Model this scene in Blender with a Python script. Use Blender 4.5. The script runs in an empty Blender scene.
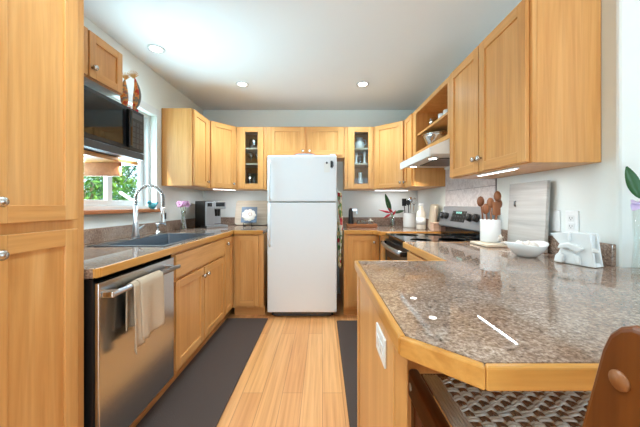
import bpy, bmesh, math, random
from mathutils import Vector, Matrix
random.seed(7)
S = bpy.context.scene
COL = S.collection
PI = math.pi
def lin(c):
    c = c / 255.0
    return c / 12.92 if c <= 0.04045 else ((c + 0.055) / 1.055) ** 2.4
def rgb(r, g, b): return (lin(r), lin(g), lin(b), 1.0)

# ------------------------------------------------------------------ camera, world, lights, exposure
cd = bpy.data.cameras.new('camera'); cam = bpy.data.objects.new('camera', cd); COL.objects.link(cam)
cam.location = (0, 0, 1.175); cam.rotation_euler = (PI / 2, 0, 0)
cd.sensor_width = 36; cd.lens = 16.0
cd.shift_x = -2.5 / 640; cd.shift_y = -8.3 / 640
cd.clip_start = 0.02
S.camera = cam
S.view_settings.view_transform = 'Standard'
S.view_settings.look = 'None'
S.view_settings.gamma = 1.0
S.view_settings.exposure = 0.46
S.view_settings.use_curve_mapping = False
S.cycles.use_denoising = True
S.cycles.sample_clamp_indirect = 4.0
S.cycles.caustics_reflective = False
S.cycles.caustics_refractive = False

w = bpy.data.worlds.new('world'); S.world = w; w.use_nodes = True
bg = w.node_tree.nodes['Background']
bg.inputs[0].default_value = (0.62, 0.84, 1.0, 1); bg.inputs[1].default_value = 2.6

def area(name, loc, rot, sx, sy, power, color):
    l = bpy.data.lights.new(name, 'AREA'); l.shape = 'RECTANGLE'; l.size = sx; l.size_y = sy
    l.energy = power; l.color = color
    o = bpy.data.objects.new(name, l); COL.objects.link(o); o.location = loc; o.rotation_euler = rot
    return o
# daylight through the glazed openings of the dining room behind the camera
area('daylight_rear_doors', (0.9, -4.92, 1.25), (PI / 2, 0, 0), 3.6, 2.1, 11, (0.56, 0.84, 1.0))
area('daylight_side_doors', (4.92, -0.6, 1.25), (PI / 2, 0, PI / 2), 3.0, 2.1, 5, (0.56, 0.84, 1.0))
# added fill lamps at the same doors, tilted up to brighten the ceiling
for nm, lc, rt, sx, pw in (('ceiling_fill_rear', (0.9, -4.90, 0.25), (PI / 2 + 0.45, 0, 0), 3.6, 14), ('ceiling_fill_side', (4.90, -0.6, 0.25), (PI / 2 + 0.55, 0, PI / 2), 3.0, 4)):
    area(nm, lc, rt, sx, 0.4, pw, (0.56, 0.84, 1.0)).data.spread = math.radians(50)
# daylight through the sink window, plus an added fill lamp tilted up at the ceiling
area('daylight_sink_window', (-1.74, 2.19, 1.60), (PI / 2, 0, -PI / 2), 0.95, 0.8, 5, (0.56, 0.84, 1.0))
area('ceiling_fill_sink_window', (-1.75, 2.19, 1.45), (PI / 2 + 0.58, 0, -PI / 2 - 0.3), 0.95, 0.7, 15, (0.56, 0.84, 1.0)).data.spread = math.radians(125)
sun_data = bpy.data.lights.new('sun', 'SUN'); sun_data.energy = 5.0; sun_data.angle = 0.01
sun = bpy.data.objects.new('sun', sun_data); COL.objects.link(sun)
sun.rotation_euler = (math.radians(38), math.radians(-22), 0); sun.location = (-3, -2, 6)

# ------------------------------------------------------------------ materials
def newmat(name):
    m = bpy.data.materials.new(name); m.use_nodes = True
    nt = m.node_tree
    return m, nt, nt.nodes['Principled BSDF']
def plain(name, c, rough=0.5, metal=0.0, emit=None, estr=0.0, spec=None, coat=0.0):
    m, nt, b = newmat(name)
    b.inputs['Base Color'].default_value = c
    b.inputs['Roughness'].default_value = rough
    b.inputs['Metallic'].default_value = metal
    if spec is not None: b.inputs['Specular IOR Level'].default_value = spec
    if coat: b.inputs['Coat Weight'].default_value = coat; b.inputs['Coat Roughness'].default_value = 0.05
    if emit: b.inputs['Emission Color'].default_value = emit; b.inputs['Emission Strength'].default_value = estr
    return m
def coords(nt, scale, random_shift=True):
    tc = nt.nodes.new('ShaderNodeTexCoord'); mp = nt.nodes.new('ShaderNodeMapping')
    mp.inputs['Scale'].default_value = scale
    if random_shift:
        oi = nt.nodes.new('ShaderNodeObjectInfo'); mu = nt.nodes.new('ShaderNodeMath'); mu.operation = 'MULTIPLY'
        mu.inputs[1].default_value = 37.0
        nt.links.new(oi.outputs['Random'], mu.inputs[0])
        ad = nt.nodes.new('ShaderNodeVectorMath'); ad.operation = 'ADD'
        nt.links.new(tc.outputs['Object'], ad.inputs[0]); nt.links.new(mu.outputs[0], ad.inputs[1])
        nt.links.new(ad.outputs[0], mp.inputs['Vector'])
    else:
        nt.links.new(tc.outputs['Object'], mp.inputs['Vector'])
    return mp.outputs['Vector']
def ramp(nt, stops):
    r = nt.nodes.new('ShaderNodeValToRGB'); e = r.color_ramp.elements
    while len(e) < len(stops): e.new(0.5)
    for k, (p, c) in enumerate(stops): e[k].position = p; e[k].color = c
    return r
def noise(nt, vec, scale, detail=4, rough=0.55, dist=0.0):
    n = nt.nodes.new('ShaderNodeTexNoise')
    n.inputs['Scale'].default_value = scale; n.inputs['Detail'].default_value = detail
    n.inputs['Roughness'].default_value = rough; n.inputs['Distortion'].default_value = dist
    nt.links.new(vec, n.inputs['Vector']); return n
def wood(name, axis, light, mid, dark, rough=0.32, scale=1.0, spec=0.4):
    m, nt, b = newmat(name)
    sc = [14.0 * scale] * 3; sc['xyz'.index(axis)] = 0.9 * scale
    v = coords(nt, sc)
    n = noise(nt, v, 1.0, 6, 0.6, 0.6)
    r = ramp(nt, [(0.30, dark), (0.5, mid), (0.72, light)])
    nt.links.new(n.outputs['Fac'], r.inputs['Fac'])
    sc2 = [90.0 * scale] * 3; sc2['xyz'.index(axis)] = 3.0 * scale
    v2 = coords(nt, sc2)
    n2 = noise(nt, v2, 1.0, 3, 0.5)
    mx = nt.nodes.new('ShaderNodeMix'); mx.data_type = 'RGBA'; mx.blend_type = 'MULTIPLY'
    r2 = ramp(nt, [(0.3, (0.86, 0.83, 0.8, 1)), (0.6, (1, 1, 1, 1))])
    nt.links.new(n2.outputs['Fac'], r2.inputs['Fac'])
    mx.inputs['Factor'].default_value = 0.7
    nt.links.new(r.outputs['Color'], mx.inputs['A']); nt.links.new(r2.outputs['Color'], mx.inputs['B'])
    nt.links.new(mx.outputs['Result'], b.inputs['Base Color'])
    b.inputs['Roughness'].default_value = rough
    b.inputs['Specular IOR Level'].default_value = spec
    return m
ML, MM, MD = rgb(232, 177, 114), rgb(222, 162, 96), rgb(209, 146, 81)
M = {}
for ax in 'xyz': M['maple_' + ax] = wood('maple_' + ax, ax, ML, MM, MD)
for ax in 'xyz': M['trim_' + ax] = wood('edge_oak_' + ax, ax, rgb(226, 168, 92), rgb(210, 148, 72), rgb(188, 122, 52), 0.28)
M['post_wood'] = wood('stool_post_wood', 'z', rgb(150, 88, 34), rgb(122, 66, 22), rgb(92, 46, 14), 0.35)
for ax in 'xyz': M['walnut_' + ax] = wood('stool_wood_' + ax, ax, rgb(126, 68, 28), rgb(104, 50, 18), rgb(76, 34, 12), 0.3)
for ax in 'xyz': M['board_' + ax] = wood('beech_' + ax, ax, rgb(228, 215, 196), rgb(216, 201, 180), rgb(200, 184, 160), 0.5)
for ax in 'xyz': M['tray_' + ax] = wood('tray_wood_' + ax, ax, rgb(190, 126, 76), rgb(166, 100, 56), rgb(128, 70, 38), 0.45)
M['spoon'] = wood('spoon_wood', 'z', rgb(158, 104, 66), rgb(132, 80, 48), rgb(100, 58, 34), 0.5)
M['greyboard'] = wood('whitewashed_wood', 'x', rgb(206, 202, 196), rgb(188, 184, 178), rgb(160, 157, 152), 0.6)
M['blindwood'] = wood('blind_wood', 'y', rgb(206, 148, 104), rgb(188, 126, 84), rgb(164, 104, 66), 0.5)

def granite(name):
    m, nt, b = newmat(name)
    v = coords(nt, (1, 1, 1), False)
    n = noise(nt, v, 120, 5, 0.7, 0.3)
    r = ramp(nt, [(0.30, rgb(88, 73, 65)), (0.43, rgb(144, 122, 107)), (0.56, rgb(180, 157, 141)), (0.70, rgb(220, 205, 193))])
    nt.links.new(n.outputs['Fac'], r.inputs['Fac'])
    vo = nt.nodes.new('ShaderNodeTexVoronoi'); vo.inputs['Scale'].default_value = 130
    nt.links.new(v, vo.inputs['Vector'])
    r2 = ramp(nt, [(0.0, rgb(150, 150, 150)), (0.35, (1, 1, 1, 1))])
    nt.links.new(vo.outputs['Distance'], r2.inputs['Fac'])
    mx = nt.nodes.new('ShaderNodeMix'); mx.data_type = 'RGBA'; mx.blend_type = 'MULTIPLY'; mx.inputs['Factor'].default_value = 0.8
    nt.links.new(r.outputs['Color'], mx.inputs['A']); nt.links.new(r2.outputs['Color'], mx.inputs['B'])
    nl = noise(nt, v, 9, 3)
    r3 = ramp(nt, [(0.35, rgb(225, 215, 208)), (0.65, (1, 1, 1, 1))])
    nt.links.new(nl.outputs['Fac'], r3.inputs['Fac'])
    mx2 = nt.nodes.new('ShaderNodeMix'); mx2.data_type = 'RGBA'; mx2.blend_type = 'MULTIPLY'; mx2.inputs['Factor'].default_value = 1
    nt.links.new(mx.outputs['Result'], mx2.inputs['A']); nt.links.new(r3.outputs['Color'], mx2.inputs['B'])
    nt.links.new(mx2.outputs['Result'], b.inputs['Base Color'])
    b.inputs['Roughness'].default_value = 0.4; b.inputs['Specular IOR Level'].default_value = 0.0
    b.inputs['Coat Weight'].default_value = 1.0; b.inputs['Coat Roughness'].default_value = 0.015; b.inputs['Coat IOR'].default_value = 1.7
    return m
M['granite'] = granite('polished_granite')

def floor_mat():
    m, nt, b = newmat('plank_floor')
    tc = nt.nodes.new('ShaderNodeTexCoord'); mp = nt.nodes.new('ShaderNodeMapping')
    mp.inputs['Rotation'].default_value = (0, 0, PI / 2)
    nt.links.new(tc.outputs['Object'], mp.inputs['Vector'])
    br = nt.nodes.new('ShaderNodeTexBrick'); br.offset = 0.37; br.offset_frequency = 2
    br.inputs['Scale'].default_value = 1.0; br.inputs['Brick Width'].default_value = 1.3; br.inputs['Row Height'].default_value = 0.125
    br.inputs['Mortar Size'].default_value = 0.0016; br.inputs['Mortar Smooth'].default_value = 0.2; br.inputs['Bias'].default_value = -0.1
    br.inputs['Color1'].default_value = rgb(240, 179, 118); br.inputs['Color2'].default_value = rgb(228, 160, 100)
    br.inputs['Mortar'].default_value = rgb(186, 124, 74)
    nt.links.new(mp.outputs['Vector'], br.inputs['Vector'])
    v = coords(nt, (42, 1.1, 10), False)
    n = noise(nt, v, 1.0, 5, 0.6, 0.4)
    r = ramp(nt, [(0.3, rgb(228, 214, 198)), (0.6, (1, 1, 1, 1))])
    nt.links.new(n.outputs['Fac'], r.inputs['Fac'])
    mx = nt.nodes.new('ShaderNodeMix'); mx.data_type = 'RGBA'; mx.blend_type = 'MULTIPLY'; mx.inputs['Factor'].default_value = 1
    nt.links.new(br.outputs['Color'], mx.inputs['A']); nt.links.new(r.outputs['Color'], mx.inputs['B'])
    nt.links.new(mx.outputs['Result'], b.inputs['Base Color'])
    b.inputs['Roughness'].default_value = 0.28; b.inputs['Specular IOR Level'].default_value = 0.45
    return m
M['floor'] = floor_mat()
def painted(name, c, rough=0.7, bump=0.03):
    m, nt, b = newmat(name)
    b.inputs['Base Color'].default_value = c; b.inputs['Roughness'].default_value = rough
    v = coords(nt, (1, 1, 1), False); n = noise(nt, v, 140, 3)
    bp = nt.nodes.new('ShaderNodeBump'); bp.inputs['Strength'].default_value = bump; bp.inputs['Distance'].default_value = 0.004
    nt.links.new(n.outputs['Fac'], bp.inputs['Height']); nt.links.new(bp.outputs['Normal'], b.inputs['Normal'])
    return m
M['wall'] = painted('wall_paint', rgb(232, 236, 232))
M['ceiling'] = painted('ceiling_paint', rgb(240, 243, 246))
M['white_trim'] = plain('white_trim_paint', rgb(222, 225, 226), 0.4)
M['fridge'] = painted('fridge_enamel', rgb(246, 249, 252), 0.3, 0.05)
M['seam'] = plain('grey_gasket', rgb(120, 124, 126), 0.6)
def brushed(name, c, axis, rough):
    m, nt, b = newmat(name)
    sc = [320.0] * 3; sc['xyz'.index(axis)] = 1.0
    v = coords(nt, sc, False); n = noise(nt, v, 1.0, 1)
    mr = nt.nodes.new('ShaderNodeMapRange'); mr.inputs['To Min'].default_value = rough - 0.02; mr.inputs['To Max'].default_value = rough + 0.03
    nt.links.new(n.outputs['Fac'], mr.inputs['Value']); nt.links.new(mr.outputs['Result'], b.inputs['Roughness'])
    b.inputs['Base Color'].default_value = c; b.inputs['Metallic'].default_value = 1.0
    return m
M['steel'] = brushed('brushed_steel', rgb(196, 194, 192), 'y', 0.24)
M['steel_x'] = brushed('brushed_steel_cross', rgb(172, 174, 178), 'x', 0.3)
M['sink'] = brushed('sink_steel', rgb(138, 148, 158), 'y', 0.28)
M['panel_steel'] = plain('satin_panel_steel', rgb(150, 153, 158), 0.45, 0.7)
M['chrome'] = plain('chrome', rgb(222, 224, 226), 0.12, 1.0)
M['nickel'] = plain('satin_nickel', rgb(206, 202, 196), 0.25, 1.0)
M['black'] = plain('black_plastic', rgb(24, 24, 26), 0.35)
M['blackgloss'] = plain('black_glass', rgb(10, 10, 12), 0.05, 0, spec=0.6)
M['darkgrey'] = plain('dark_grey_plastic', rgb(58, 60, 64), 0.35)
M['midgrey'] = plain('graphite_metal', rgb(98, 100, 104), 0.35, 0.7)
M['iron'] = plain('dull_black_iron', rgb(40, 40, 42), 0.9, 0, spec=0.05)
M['mat'] = painted('rubber_mat', rgb(74, 58, 51), 0.75, 0.4)
M['white_ceramic'] = plain('white_ceramic', rgb(236, 237, 236), 0.22)
M['white_plastic'] = plain('white_plastic', rgb(240, 241, 240), 0.35)
M['hood_white'] = plain('hood_enamel', rgb(238, 238, 236), 0.3)
M['lamp'] = plain('lamp_glow', (1, 1, 1, 1), 0.5, 0, (1.0, 0.95, 0.86, 1), 9.0)
M['led'] = plain('led_glow', (1, 1, 1, 1), 0.5, 0, (0.95, 0.97, 1.0, 1), 6.0)
M['display'] = plain('lit_display', rgb(8, 12, 12), 0.5)
M['digits'] = plain('display_digits', (0, 0, 0, 1), 0.5, 0, rgb(150, 220, 210), 1.2)
M['towel'] = painted('towel_cotton', rgb(200, 176, 150), 0.95, 0.7)
M['brown_cap'] = plain('wood_plug', rgb(146, 90, 48), 0.4)
M['cord_a'] = painted('seat_cord', rgb(238, 230, 218), 0.8, 0.3)
M['cord_b'] = painted('seat_cord_brown', rgb(168, 130, 102), 0.8, 0.3)
M['leaf'] = plain('green_leaf', rgb(36, 92, 44), 0.4)
M['leaf_dark'] = plain('dark_leaf', rgb(28, 74, 38), 0.35)
M['stem'] = plain('plant_stem', rgb(104, 140, 74), 0.5)
M['red'] = plain('red_bract', rgb(196, 34, 52), 0.4)
M['pink'] = plain('pink_flower', rgb(216, 168, 206), 0.6)
M['lilac'] = plain('lilac_flower', rgb(214, 196, 232), 0.6)
M['teal'] = plain('teal_glass', rgb(60, 150, 160), 0.15)
M['pinkbox'] = wood('pinkish_wood', 'x', rgb(226, 190, 168), rgb(214, 174, 150), rgb(198, 156, 132), 0.6)
M['steelbowl'] = plain('polished_steel_bowl', rgb(210, 212, 214), 0.18, 1.0)
M['bluetile'] = painted('blue_grey_glaze', rgb(104, 122, 142), 0.4, 0.4)
M['shell'] = plain('bleached_shell', rgb(226, 216, 206), 0.6)
M['cream'] = plain('cream_plastic', rgb(226, 220, 208), 0.35)
M['paper'] = painted('paper_napkin', rgb(246, 246, 244), 0.9, 0.2)

def glassmat(name, tint, refl=0.12):
    m = bpy.data.materials.new(name); m.use_nodes = True; nt = m.node_tree; nt.nodes.clear()
    out = nt.nodes.new('ShaderNodeOutputMaterial'); mix = nt.nodes.new('ShaderNodeMixShader')
    tr = nt.nodes.new('ShaderNodeBsdfTransparent'); gl = nt.nodes.new('ShaderNodeBsdfGlossy')
    lw = nt.nodes.new('ShaderNodeLayerWeight'); lw.inputs['Blend'].default_value = 0.25
    mr = nt.nodes.new('ShaderNodeMapRange'); mr.inputs['To Min'].default_value = refl * 0.4; mr.inputs['To Max'].default_value = min(1, refl * 5)
    tr.inputs['Color'].default_value = tint; gl.inputs['Roughness'].default_value = 0.03
    nt.links.new(lw.outputs['Facing'], mr.inputs['Value']); nt.links.new(mr.outputs['Result'], mix.inputs['Fac'])
    nt.links.new(tr.outputs[0], mix.inputs[1]); nt.links.new(gl.outputs[0], mix.inputs[2]); nt.links.new(mix.outputs[0], out.inputs['Surface'])
    return m
M['pane'] = glassmat('window_glass', (0.96, 0.98, 0.97, 1), 0.03)
M['glassware'] = glassmat('clear_glassware', (0.84, 0.88, 0.88, 1), 0.4)
M['vaseglass'] = glassmat('thin_vase_glass', (0.95, 0.97, 0.96, 1), 0.03)
M['crystal'] = glassmat('cut_crystal', (0.9, 0.92, 0.92, 1), 0.9)
M['cabglass'] = glassmat('cabinet_glass', (0.9, 0.93, 0.93, 1), 0.08)

def tile_mat():
    m, nt, b = newmat('pale_stone_tile')
    v = coords(nt, (1, 1, 1), False); n = noise(nt, v, 26, 6, 0.7, 0.8)
    r = ramp(nt, [(0.3, rgb(176, 166, 168)), (0.5, rgb(204, 196, 196)), (0.7, rgb(222, 216, 216))])
    nt.links.new(n.outputs['Fac'], r.inputs['Fac']); nt.links.new(r.outputs['Color'], b.inputs['Base Color'])
    b.inputs['Roughness'].default_value = 0.35
    return m
M['tile'] = tile_mat()
M['grout'] = plain('tile_grout', rgb(140, 134, 136), 0.8)
def floral():
    m, nt, b = newmat('floral_cotton')
    v = coords(nt, (1, 1, 1), False)
    vo = nt.nodes.new('ShaderNodeTexVoronoi'); vo.inputs['Scale'].default_value = 26
    nt.links.new(v, vo.inputs['Vector'])
    sp = nt.nodes.new('ShaderNodeSeparateColor'); nt.links.new(vo.outputs['Color'], sp.inputs[0])
    r = ramp(nt, [(0.0, rgb(232, 226, 210)), (0.38, rgb(236, 230, 214)), (0.42, rgb(186, 48, 56)), (0.60, rgb(200, 90, 90)), (0.64, rgb(92, 130, 70)), (0.82, rgb(120, 150, 96)), (0.86, rgb(222, 200, 150))])
    r.color_ramp.interpolation = 'CONSTANT'
    nt.links.new(sp.outputs[0], r.inputs['Fac']); nt.links.new(r.outputs['Color'], b.inputs['Base Color'])
    b.inputs['Roughness'].default_value = 0.9
    return m
M['floral'] = floral()
def fishmat():
    m, nt, b = newmat('painted_fish')
    v = coords(nt, (1, 1, 1), False); n = noise(nt, v, 30, 2)
    r = ramp(nt, [(0.40, rgb(196, 62, 36)), (0.5, rgb(222, 150, 70)), (0.58, rgb(120, 118, 108)), (0.66, rgb(190, 60, 40))])
    r.color_ramp.interpolation = 'EASE'
    nt.links.new(n.outputs['Fac'], r.inputs['Fac']); nt.links.new(r.outputs['Color'], b.inputs['Base Color'])
    b.inputs['Roughness'].default_value = 0.5
    return m
M['fish'] = fishmat()
M['raffia'] = plain('raffia', rgb(214, 170, 110), 0.9)
M['fishgrey'] = plain('fish_back_grey', rgb(112, 110, 104), 0.5)
def leafmat(name, c1, c2):
    m, nt, b = newmat(name)
    oi = nt.nodes.new('ShaderNodeTexCoord'); n = noise(nt, oi.outputs['Object'], 3.0, 3)
    r = ramp(nt, [(0.35, c1), (0.65, c2)]); nt.links.new(n.outputs['Fac'], r.inputs['Fac'])
    nt.links.new(r.outputs['Color'], b.inputs['Base Color']); b.inputs['Roughness'].default_value = 0.5
    return m
M['foliage_a'] = leafmat('shrub_leaves', rgb(26, 74, 18), rgb(112, 156, 40))
M['foliage_b'] = leafmat('hedge_leaves', rgb(14, 58, 38), rgb(66, 128, 78))
M['bark'] = plain('tree_bark', rgb(128, 92, 66), 0.9)
M['ground'] = plain('lawn', rgb(120, 150, 84), 0.9)

# ------------------------------------------------------------------ mesh helpers
def box(bm, x0, x1, y0, y1, z0, z1, mi=0):
    if x1 < x0: x0, x1 = x1, x0
    if y1 < y0: y0, y1 = y1, y0
    if z1 < z0: z0, z1 = z1, z0
    v = [bm.verts.new(p) for p in ((x0, y0, z0), (x1, y0, z0), (x1, y1, z0), (x0, y1, z0), (x0, y0, z1), (x1, y0, z1), (x1, y1, z1), (x0, y1, z1))]
    for f in ((0, 3, 2, 1), (4, 5, 6, 7), (0, 1, 5, 4), (1, 2, 6, 5), (2, 3, 7, 6), (3, 0, 4, 7)):
        fc = bm.faces.new([v[i] for i in f]); fc.material_index = mi
    return v
def prism(bm, poly, z0, z1, mi=0):
    a = [bm.verts.new((p[0], p[1], z0)) for p in poly]; b = [bm.verts.new((p[0], p[1], z1)) for p in poly]
    n = len(poly); fs = [bm.faces.new(a[::-1]), bm.faces.new(b)]
    for i in range(n): fs.append(bm.faces.new((a[i], a[(i + 1) % n], b[(i + 1) % n], b[i])))
    for f in fs: f.material_index = mi
    return a + b
def lathe(bm, prof, seg=24, c=(0, 0, 0), axis='z', mi=0, sx=1.0, sy=1.0):
    rings = []
    for r, h in prof:
        ring = []
        for k in range(seg):
            t = 2 * PI * k / seg; x, y = r * math.cos(t) * sx, r * math.sin(t) * sy
            if axis == 'z': p = (c[0] + x, c[1] + y, c[2] + h)
            elif axis == 'y': p = (c[0] + x, c[1] + h, c[2] + y)
            else: p = (c[0] + h, c[1] + x, c[2] + y)
            ring.append(bm.verts.new(p))
        rings.append(ring)
    for a, b in zip(rings, rings[1:]):
        for k in range(seg):
            f = bm.faces.new((a[k], a[(k + 1) % seg], b[(k + 1) % seg], b[k])); f.smooth = True; f.material_index = mi
    for ring, r in ((rings[0], prof[0][0]), (rings[-1], prof[-1][0])):
        if r > 1e-5:
            f = bm.faces.new(ring); f.material_index = mi
def tube(bm, pts, r, seg=8, mi=0, squash=1.0, cap=True):
    pts = [Vector(p) for p in pts]; rs = r if isinstance(r, (list, tuple)) else [r] * len(pts)
    t = (pts[1] - pts[0]).normalized()
    up = Vector((0, 0, 1)) if abs(t.z) < 0.9 else Vector((1, 0, 0))
    n = (up - t * up.dot(t)).normalized(); rings = []
    for i, p in enumerate(pts):
        if 0 < i < len(pts) - 1: tt = (pts[i + 1] - pts[i - 1])
        elif i == 0: tt = pts[1] - pts[0]
        else: tt = pts[-1] - pts[-2]
        tt.normalize(); n = (n - tt * n.dot(tt)).normalized(); bn = tt.cross(n)
        rings.append([bm.verts.new(p + n * math.cos(2 * PI * k / seg) * rs[i] * squash + bn * math.sin(2 * PI * k / seg) * rs[i]) for k in range(seg)])
    for a, b in zip(rings, rings[1:]):
        for k in range(seg):
            f = bm.faces.new((a[k], a[(k + 1) % seg], b[(k + 1) % seg], b[k])); f.smooth = True; f.material_index = mi
    if cap:
        for ring in (rings[0], rings[-1]):
            f = bm.faces.new(ring); f.material_index = mi
def grid(bm, fn, nu, nv, mi=0):
    g = [[bm.verts.new(fn(i / nu, j / nv)) for j in range(nv + 1)] for i in range(nu + 1)]
    for i in range(nu):
        for j in range(nv):
            f = bm.faces.new((g[i][j], g[i + 1][j], g[i + 1][j + 1], g[i][j + 1])); f.smooth = True; f.material_index = mi
def blob(bm, c, r, sx=1, sy=1, sz=1, mi=0, sub=2, jit=0.0):
    res = bmesh.ops.create_icosphere(bm, subdivisions=sub, radius=r)
    for v in res['verts']:
        k = 1 + random.uniform(-jit, jit)
        v.co = Vector((v.co.x * sx * k + c[0], v.co.y * sy * k + c[1], v.co.z * sz * k + c[2]))
    for v in res['verts']:
        for f in v.link_faces: f.smooth = True; f.material_index = mi
def obj(name, bm, mats, parent=None, bevel=0.0, seg=2, solid=0.0, loc=None):
    bmesh.ops.recalc_face_normals(bm, faces=bm.faces)
    me = bpy.data.meshes.new(name); bm.to_mesh(me); bm.free()
    for m in (mats if isinstance(mats, (list, tuple)) else [mats]): me.materials.append(M[m] if isinstance(m, str) else m)
    o = bpy.data.objects.new(name, me); COL.objects.link(o)
    if parent is not None: o.parent = parent
    if loc is not None: o.location = loc
    if solid:
        s = o.modifiers.new('thick', 'SOLIDIFY'); s.thickness = solid; s.offset = 0
    if bevel:
        b = o.modifiers.new('edge', 'BEVEL'); b.width = bevel; b.segments = seg; b.limit_method = 'ANGLE'; b.angle_limit = math.radians(40)
        b.harden_normals = False
    return o
def tag(o, label, cat, group=None):
    o['label'] = label; o['category'] = cat
    if group: o['group'] = group
    return o
def thing(name, label, cat, loc=(0, 0, 0), rotz=0.0, group=None):
    o = bpy.data.objects.new(name, None); COL.objects.link(o); o.location = loc; o.rotation_euler = (0, 0, rotz)
    o.empty_display_size = 0.05
    return tag(o, label, cat, group)
def struct(name, bm, mats, parent=None, bevel=0.0):
    o = obj(name, bm, mats, parent, bevel)
    if parent is None: o['kind'] = 'structure'
    return o
B = bmesh.new
def dup(root, loc=None, rotz=None, label=None, group=None):
    def cp(o, par):
        c = o.copy(); COL.objects.link(c); c.parent = par
        for ch in list(o.children): cp(ch, c)
        return c
    r = cp(root, None)
    if loc is not None: r.location = loc
    if rotz is not None: r.rotation_euler = (0, 0, rotz)
    if label: r['label'] = label
    if group: r['group'] = group
    return r

# ------------------------------------------------------------------ room shell
XL, XR, YB, H = -1.588, 1.257, 3.785, 2.44
bm = B(); box(bm, XL - 0.14, 5.1, -5.1, YB + 0.12, -0.1, 0.0); struct('floor', bm, 'floor')
bm = B(); box(bm, XL - 0.14, 5.1, -5.1, YB + 0.12, H, H + 0.1); struct('ceiling', bm, 'ceiling')
WY0, WY1, WZ0, WZ1 = 1.66, 2.70, 1.14, 2.02
bm = B()
box(bm, XL - 0.14, XL, -5.1, WY0, 0, H); box(bm, XL - 0.14, XL, WY1, YB + 0.12, 0, H)
box(bm, XL - 0.14, XL, WY0, WY1, 0, WZ0 - 0.03); box(bm, XL - 0.14, XL, WY0, WY1, WZ1, H)
struct('wall_left', bm, 'wall')
bm = B(); box(bm, XL, XR + 0.125, YB, YB + 0.12, 0, H); struct('wall_back', bm, 'wall')
bm = B(); box(bm, XR, XR + 0.125, 1.205, YB, 0, H); struct('wall_right', bm, 'wall', bevel=0.012)
bm = B(); box(bm, XR + 0.125, 5.1, YB - 1.0, YB - 0.88, 0, H); struct('wall_dining', bm, 'wall')
bm = B()   # rear wall with a wide glazed opening, side wall likewise
box(bm, XL - 0.14, -0.95, -5.1, -4.98, 0, H); box(bm, 2.75, 5.1, -5.1, -4.98, 0, H); box(bm, -0.95, 2.75, -5.1, -4.98, 2.32, H)
struct('wall_rear', bm, 'wall')
bm = B()
box(bm, 4.98, 5.1, -4.98, -2.15, 0, H); box(bm, 4.98, 5.1, 0.95, YB - 1.0, 0, H); box(bm, 4.98, 5.1, -2.15, 0.95, 2.32, H)
struct('wall_side', bm, 'wall')

# window over the sink
wn = bpy.data.objects.new('window_1', None); COL.objects.link(wn); wn.location = (XL, WY0, WZ0); wn['kind'] = 'structure'
def wl(bm, x0, x1, y0, y1, z0, z1): box(bm, x0 - XL, x1 - XL, y0 - WY0, y1 - WY0, z0 - WZ0, z1 - WZ0)
bm = B()
wl(bm, XL - 0.11, XL - 0.05, WY0, WY0 + 0.035, WZ0, WZ1); wl(bm, XL - 0.11, XL - 0.05, WY1 - 0.035, WY1, WZ0, WZ1)
wl(bm, XL - 0.11, XL - 0.05, WY0 + 0.035, WY1 - 0.035, WZ0, WZ0 + 0.03); wl(bm, XL - 0.11, XL - 0.05, WY0 + 0.035, WY1 - 0.035, WZ1 - 0.035, WZ1)
obj('frame', bm, 'white_trim', wn, 0.003)
for (a, b, xx) in ((WY0 + 0.035, 2.235, XL - 0.075), (2.205, WY1 - 0.035, XL - 0.10)):
    bm = B()
    wl(bm, xx - 0.012, xx + 0.012, a, a + 0.05, WZ0 + 0.03, WZ1 - 0.035); wl(bm, xx - 0.012, xx + 0.012, b - 0.05, b, WZ0 + 0.03, WZ1 - 0.035)
    wl(bm, xx - 0.012, xx + 0.012, a + 0.05, b - 0.05, WZ0 + 0.03, WZ0 + 0.075); wl(bm, xx - 0.012, xx + 0.012, a + 0.05, b - 0.05, WZ1 - 0.08, WZ1 - 0.035)
    sash = obj('sash', bm, 'white_trim', wn, 0.003)
    bm = B(); wl(bm, xx - 0.003, xx + 0.003, a + 0.05, b - 0.05, WZ0 + 0.075, WZ1 - 0.08); obj('pane', bm, 'pane', sash)
bm = B()
wl(bm, XL, XL + 0.015, WY1, WY1 + 0.07, WZ0 - 0.02, WZ1 + 0.07); wl(bm, XL, XL + 0.015, WY0 - 0.07, WY0, WZ0 - 0.02, WZ1 + 0.07)
wl(bm, XL, XL + 0.015, WY0, WY1, WZ1, WZ1 + 0.07)
obj('casing', bm, 'white_trim', wn, 0.003)
bm = B(); wl(bm, XL - 0.05, XL + 0.045, WY0 - 0.45, WY1 + 0.075, WZ0 - 0.028, WZ0); obj('sill', bm, 'tray_y', wn, 0.004)

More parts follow.
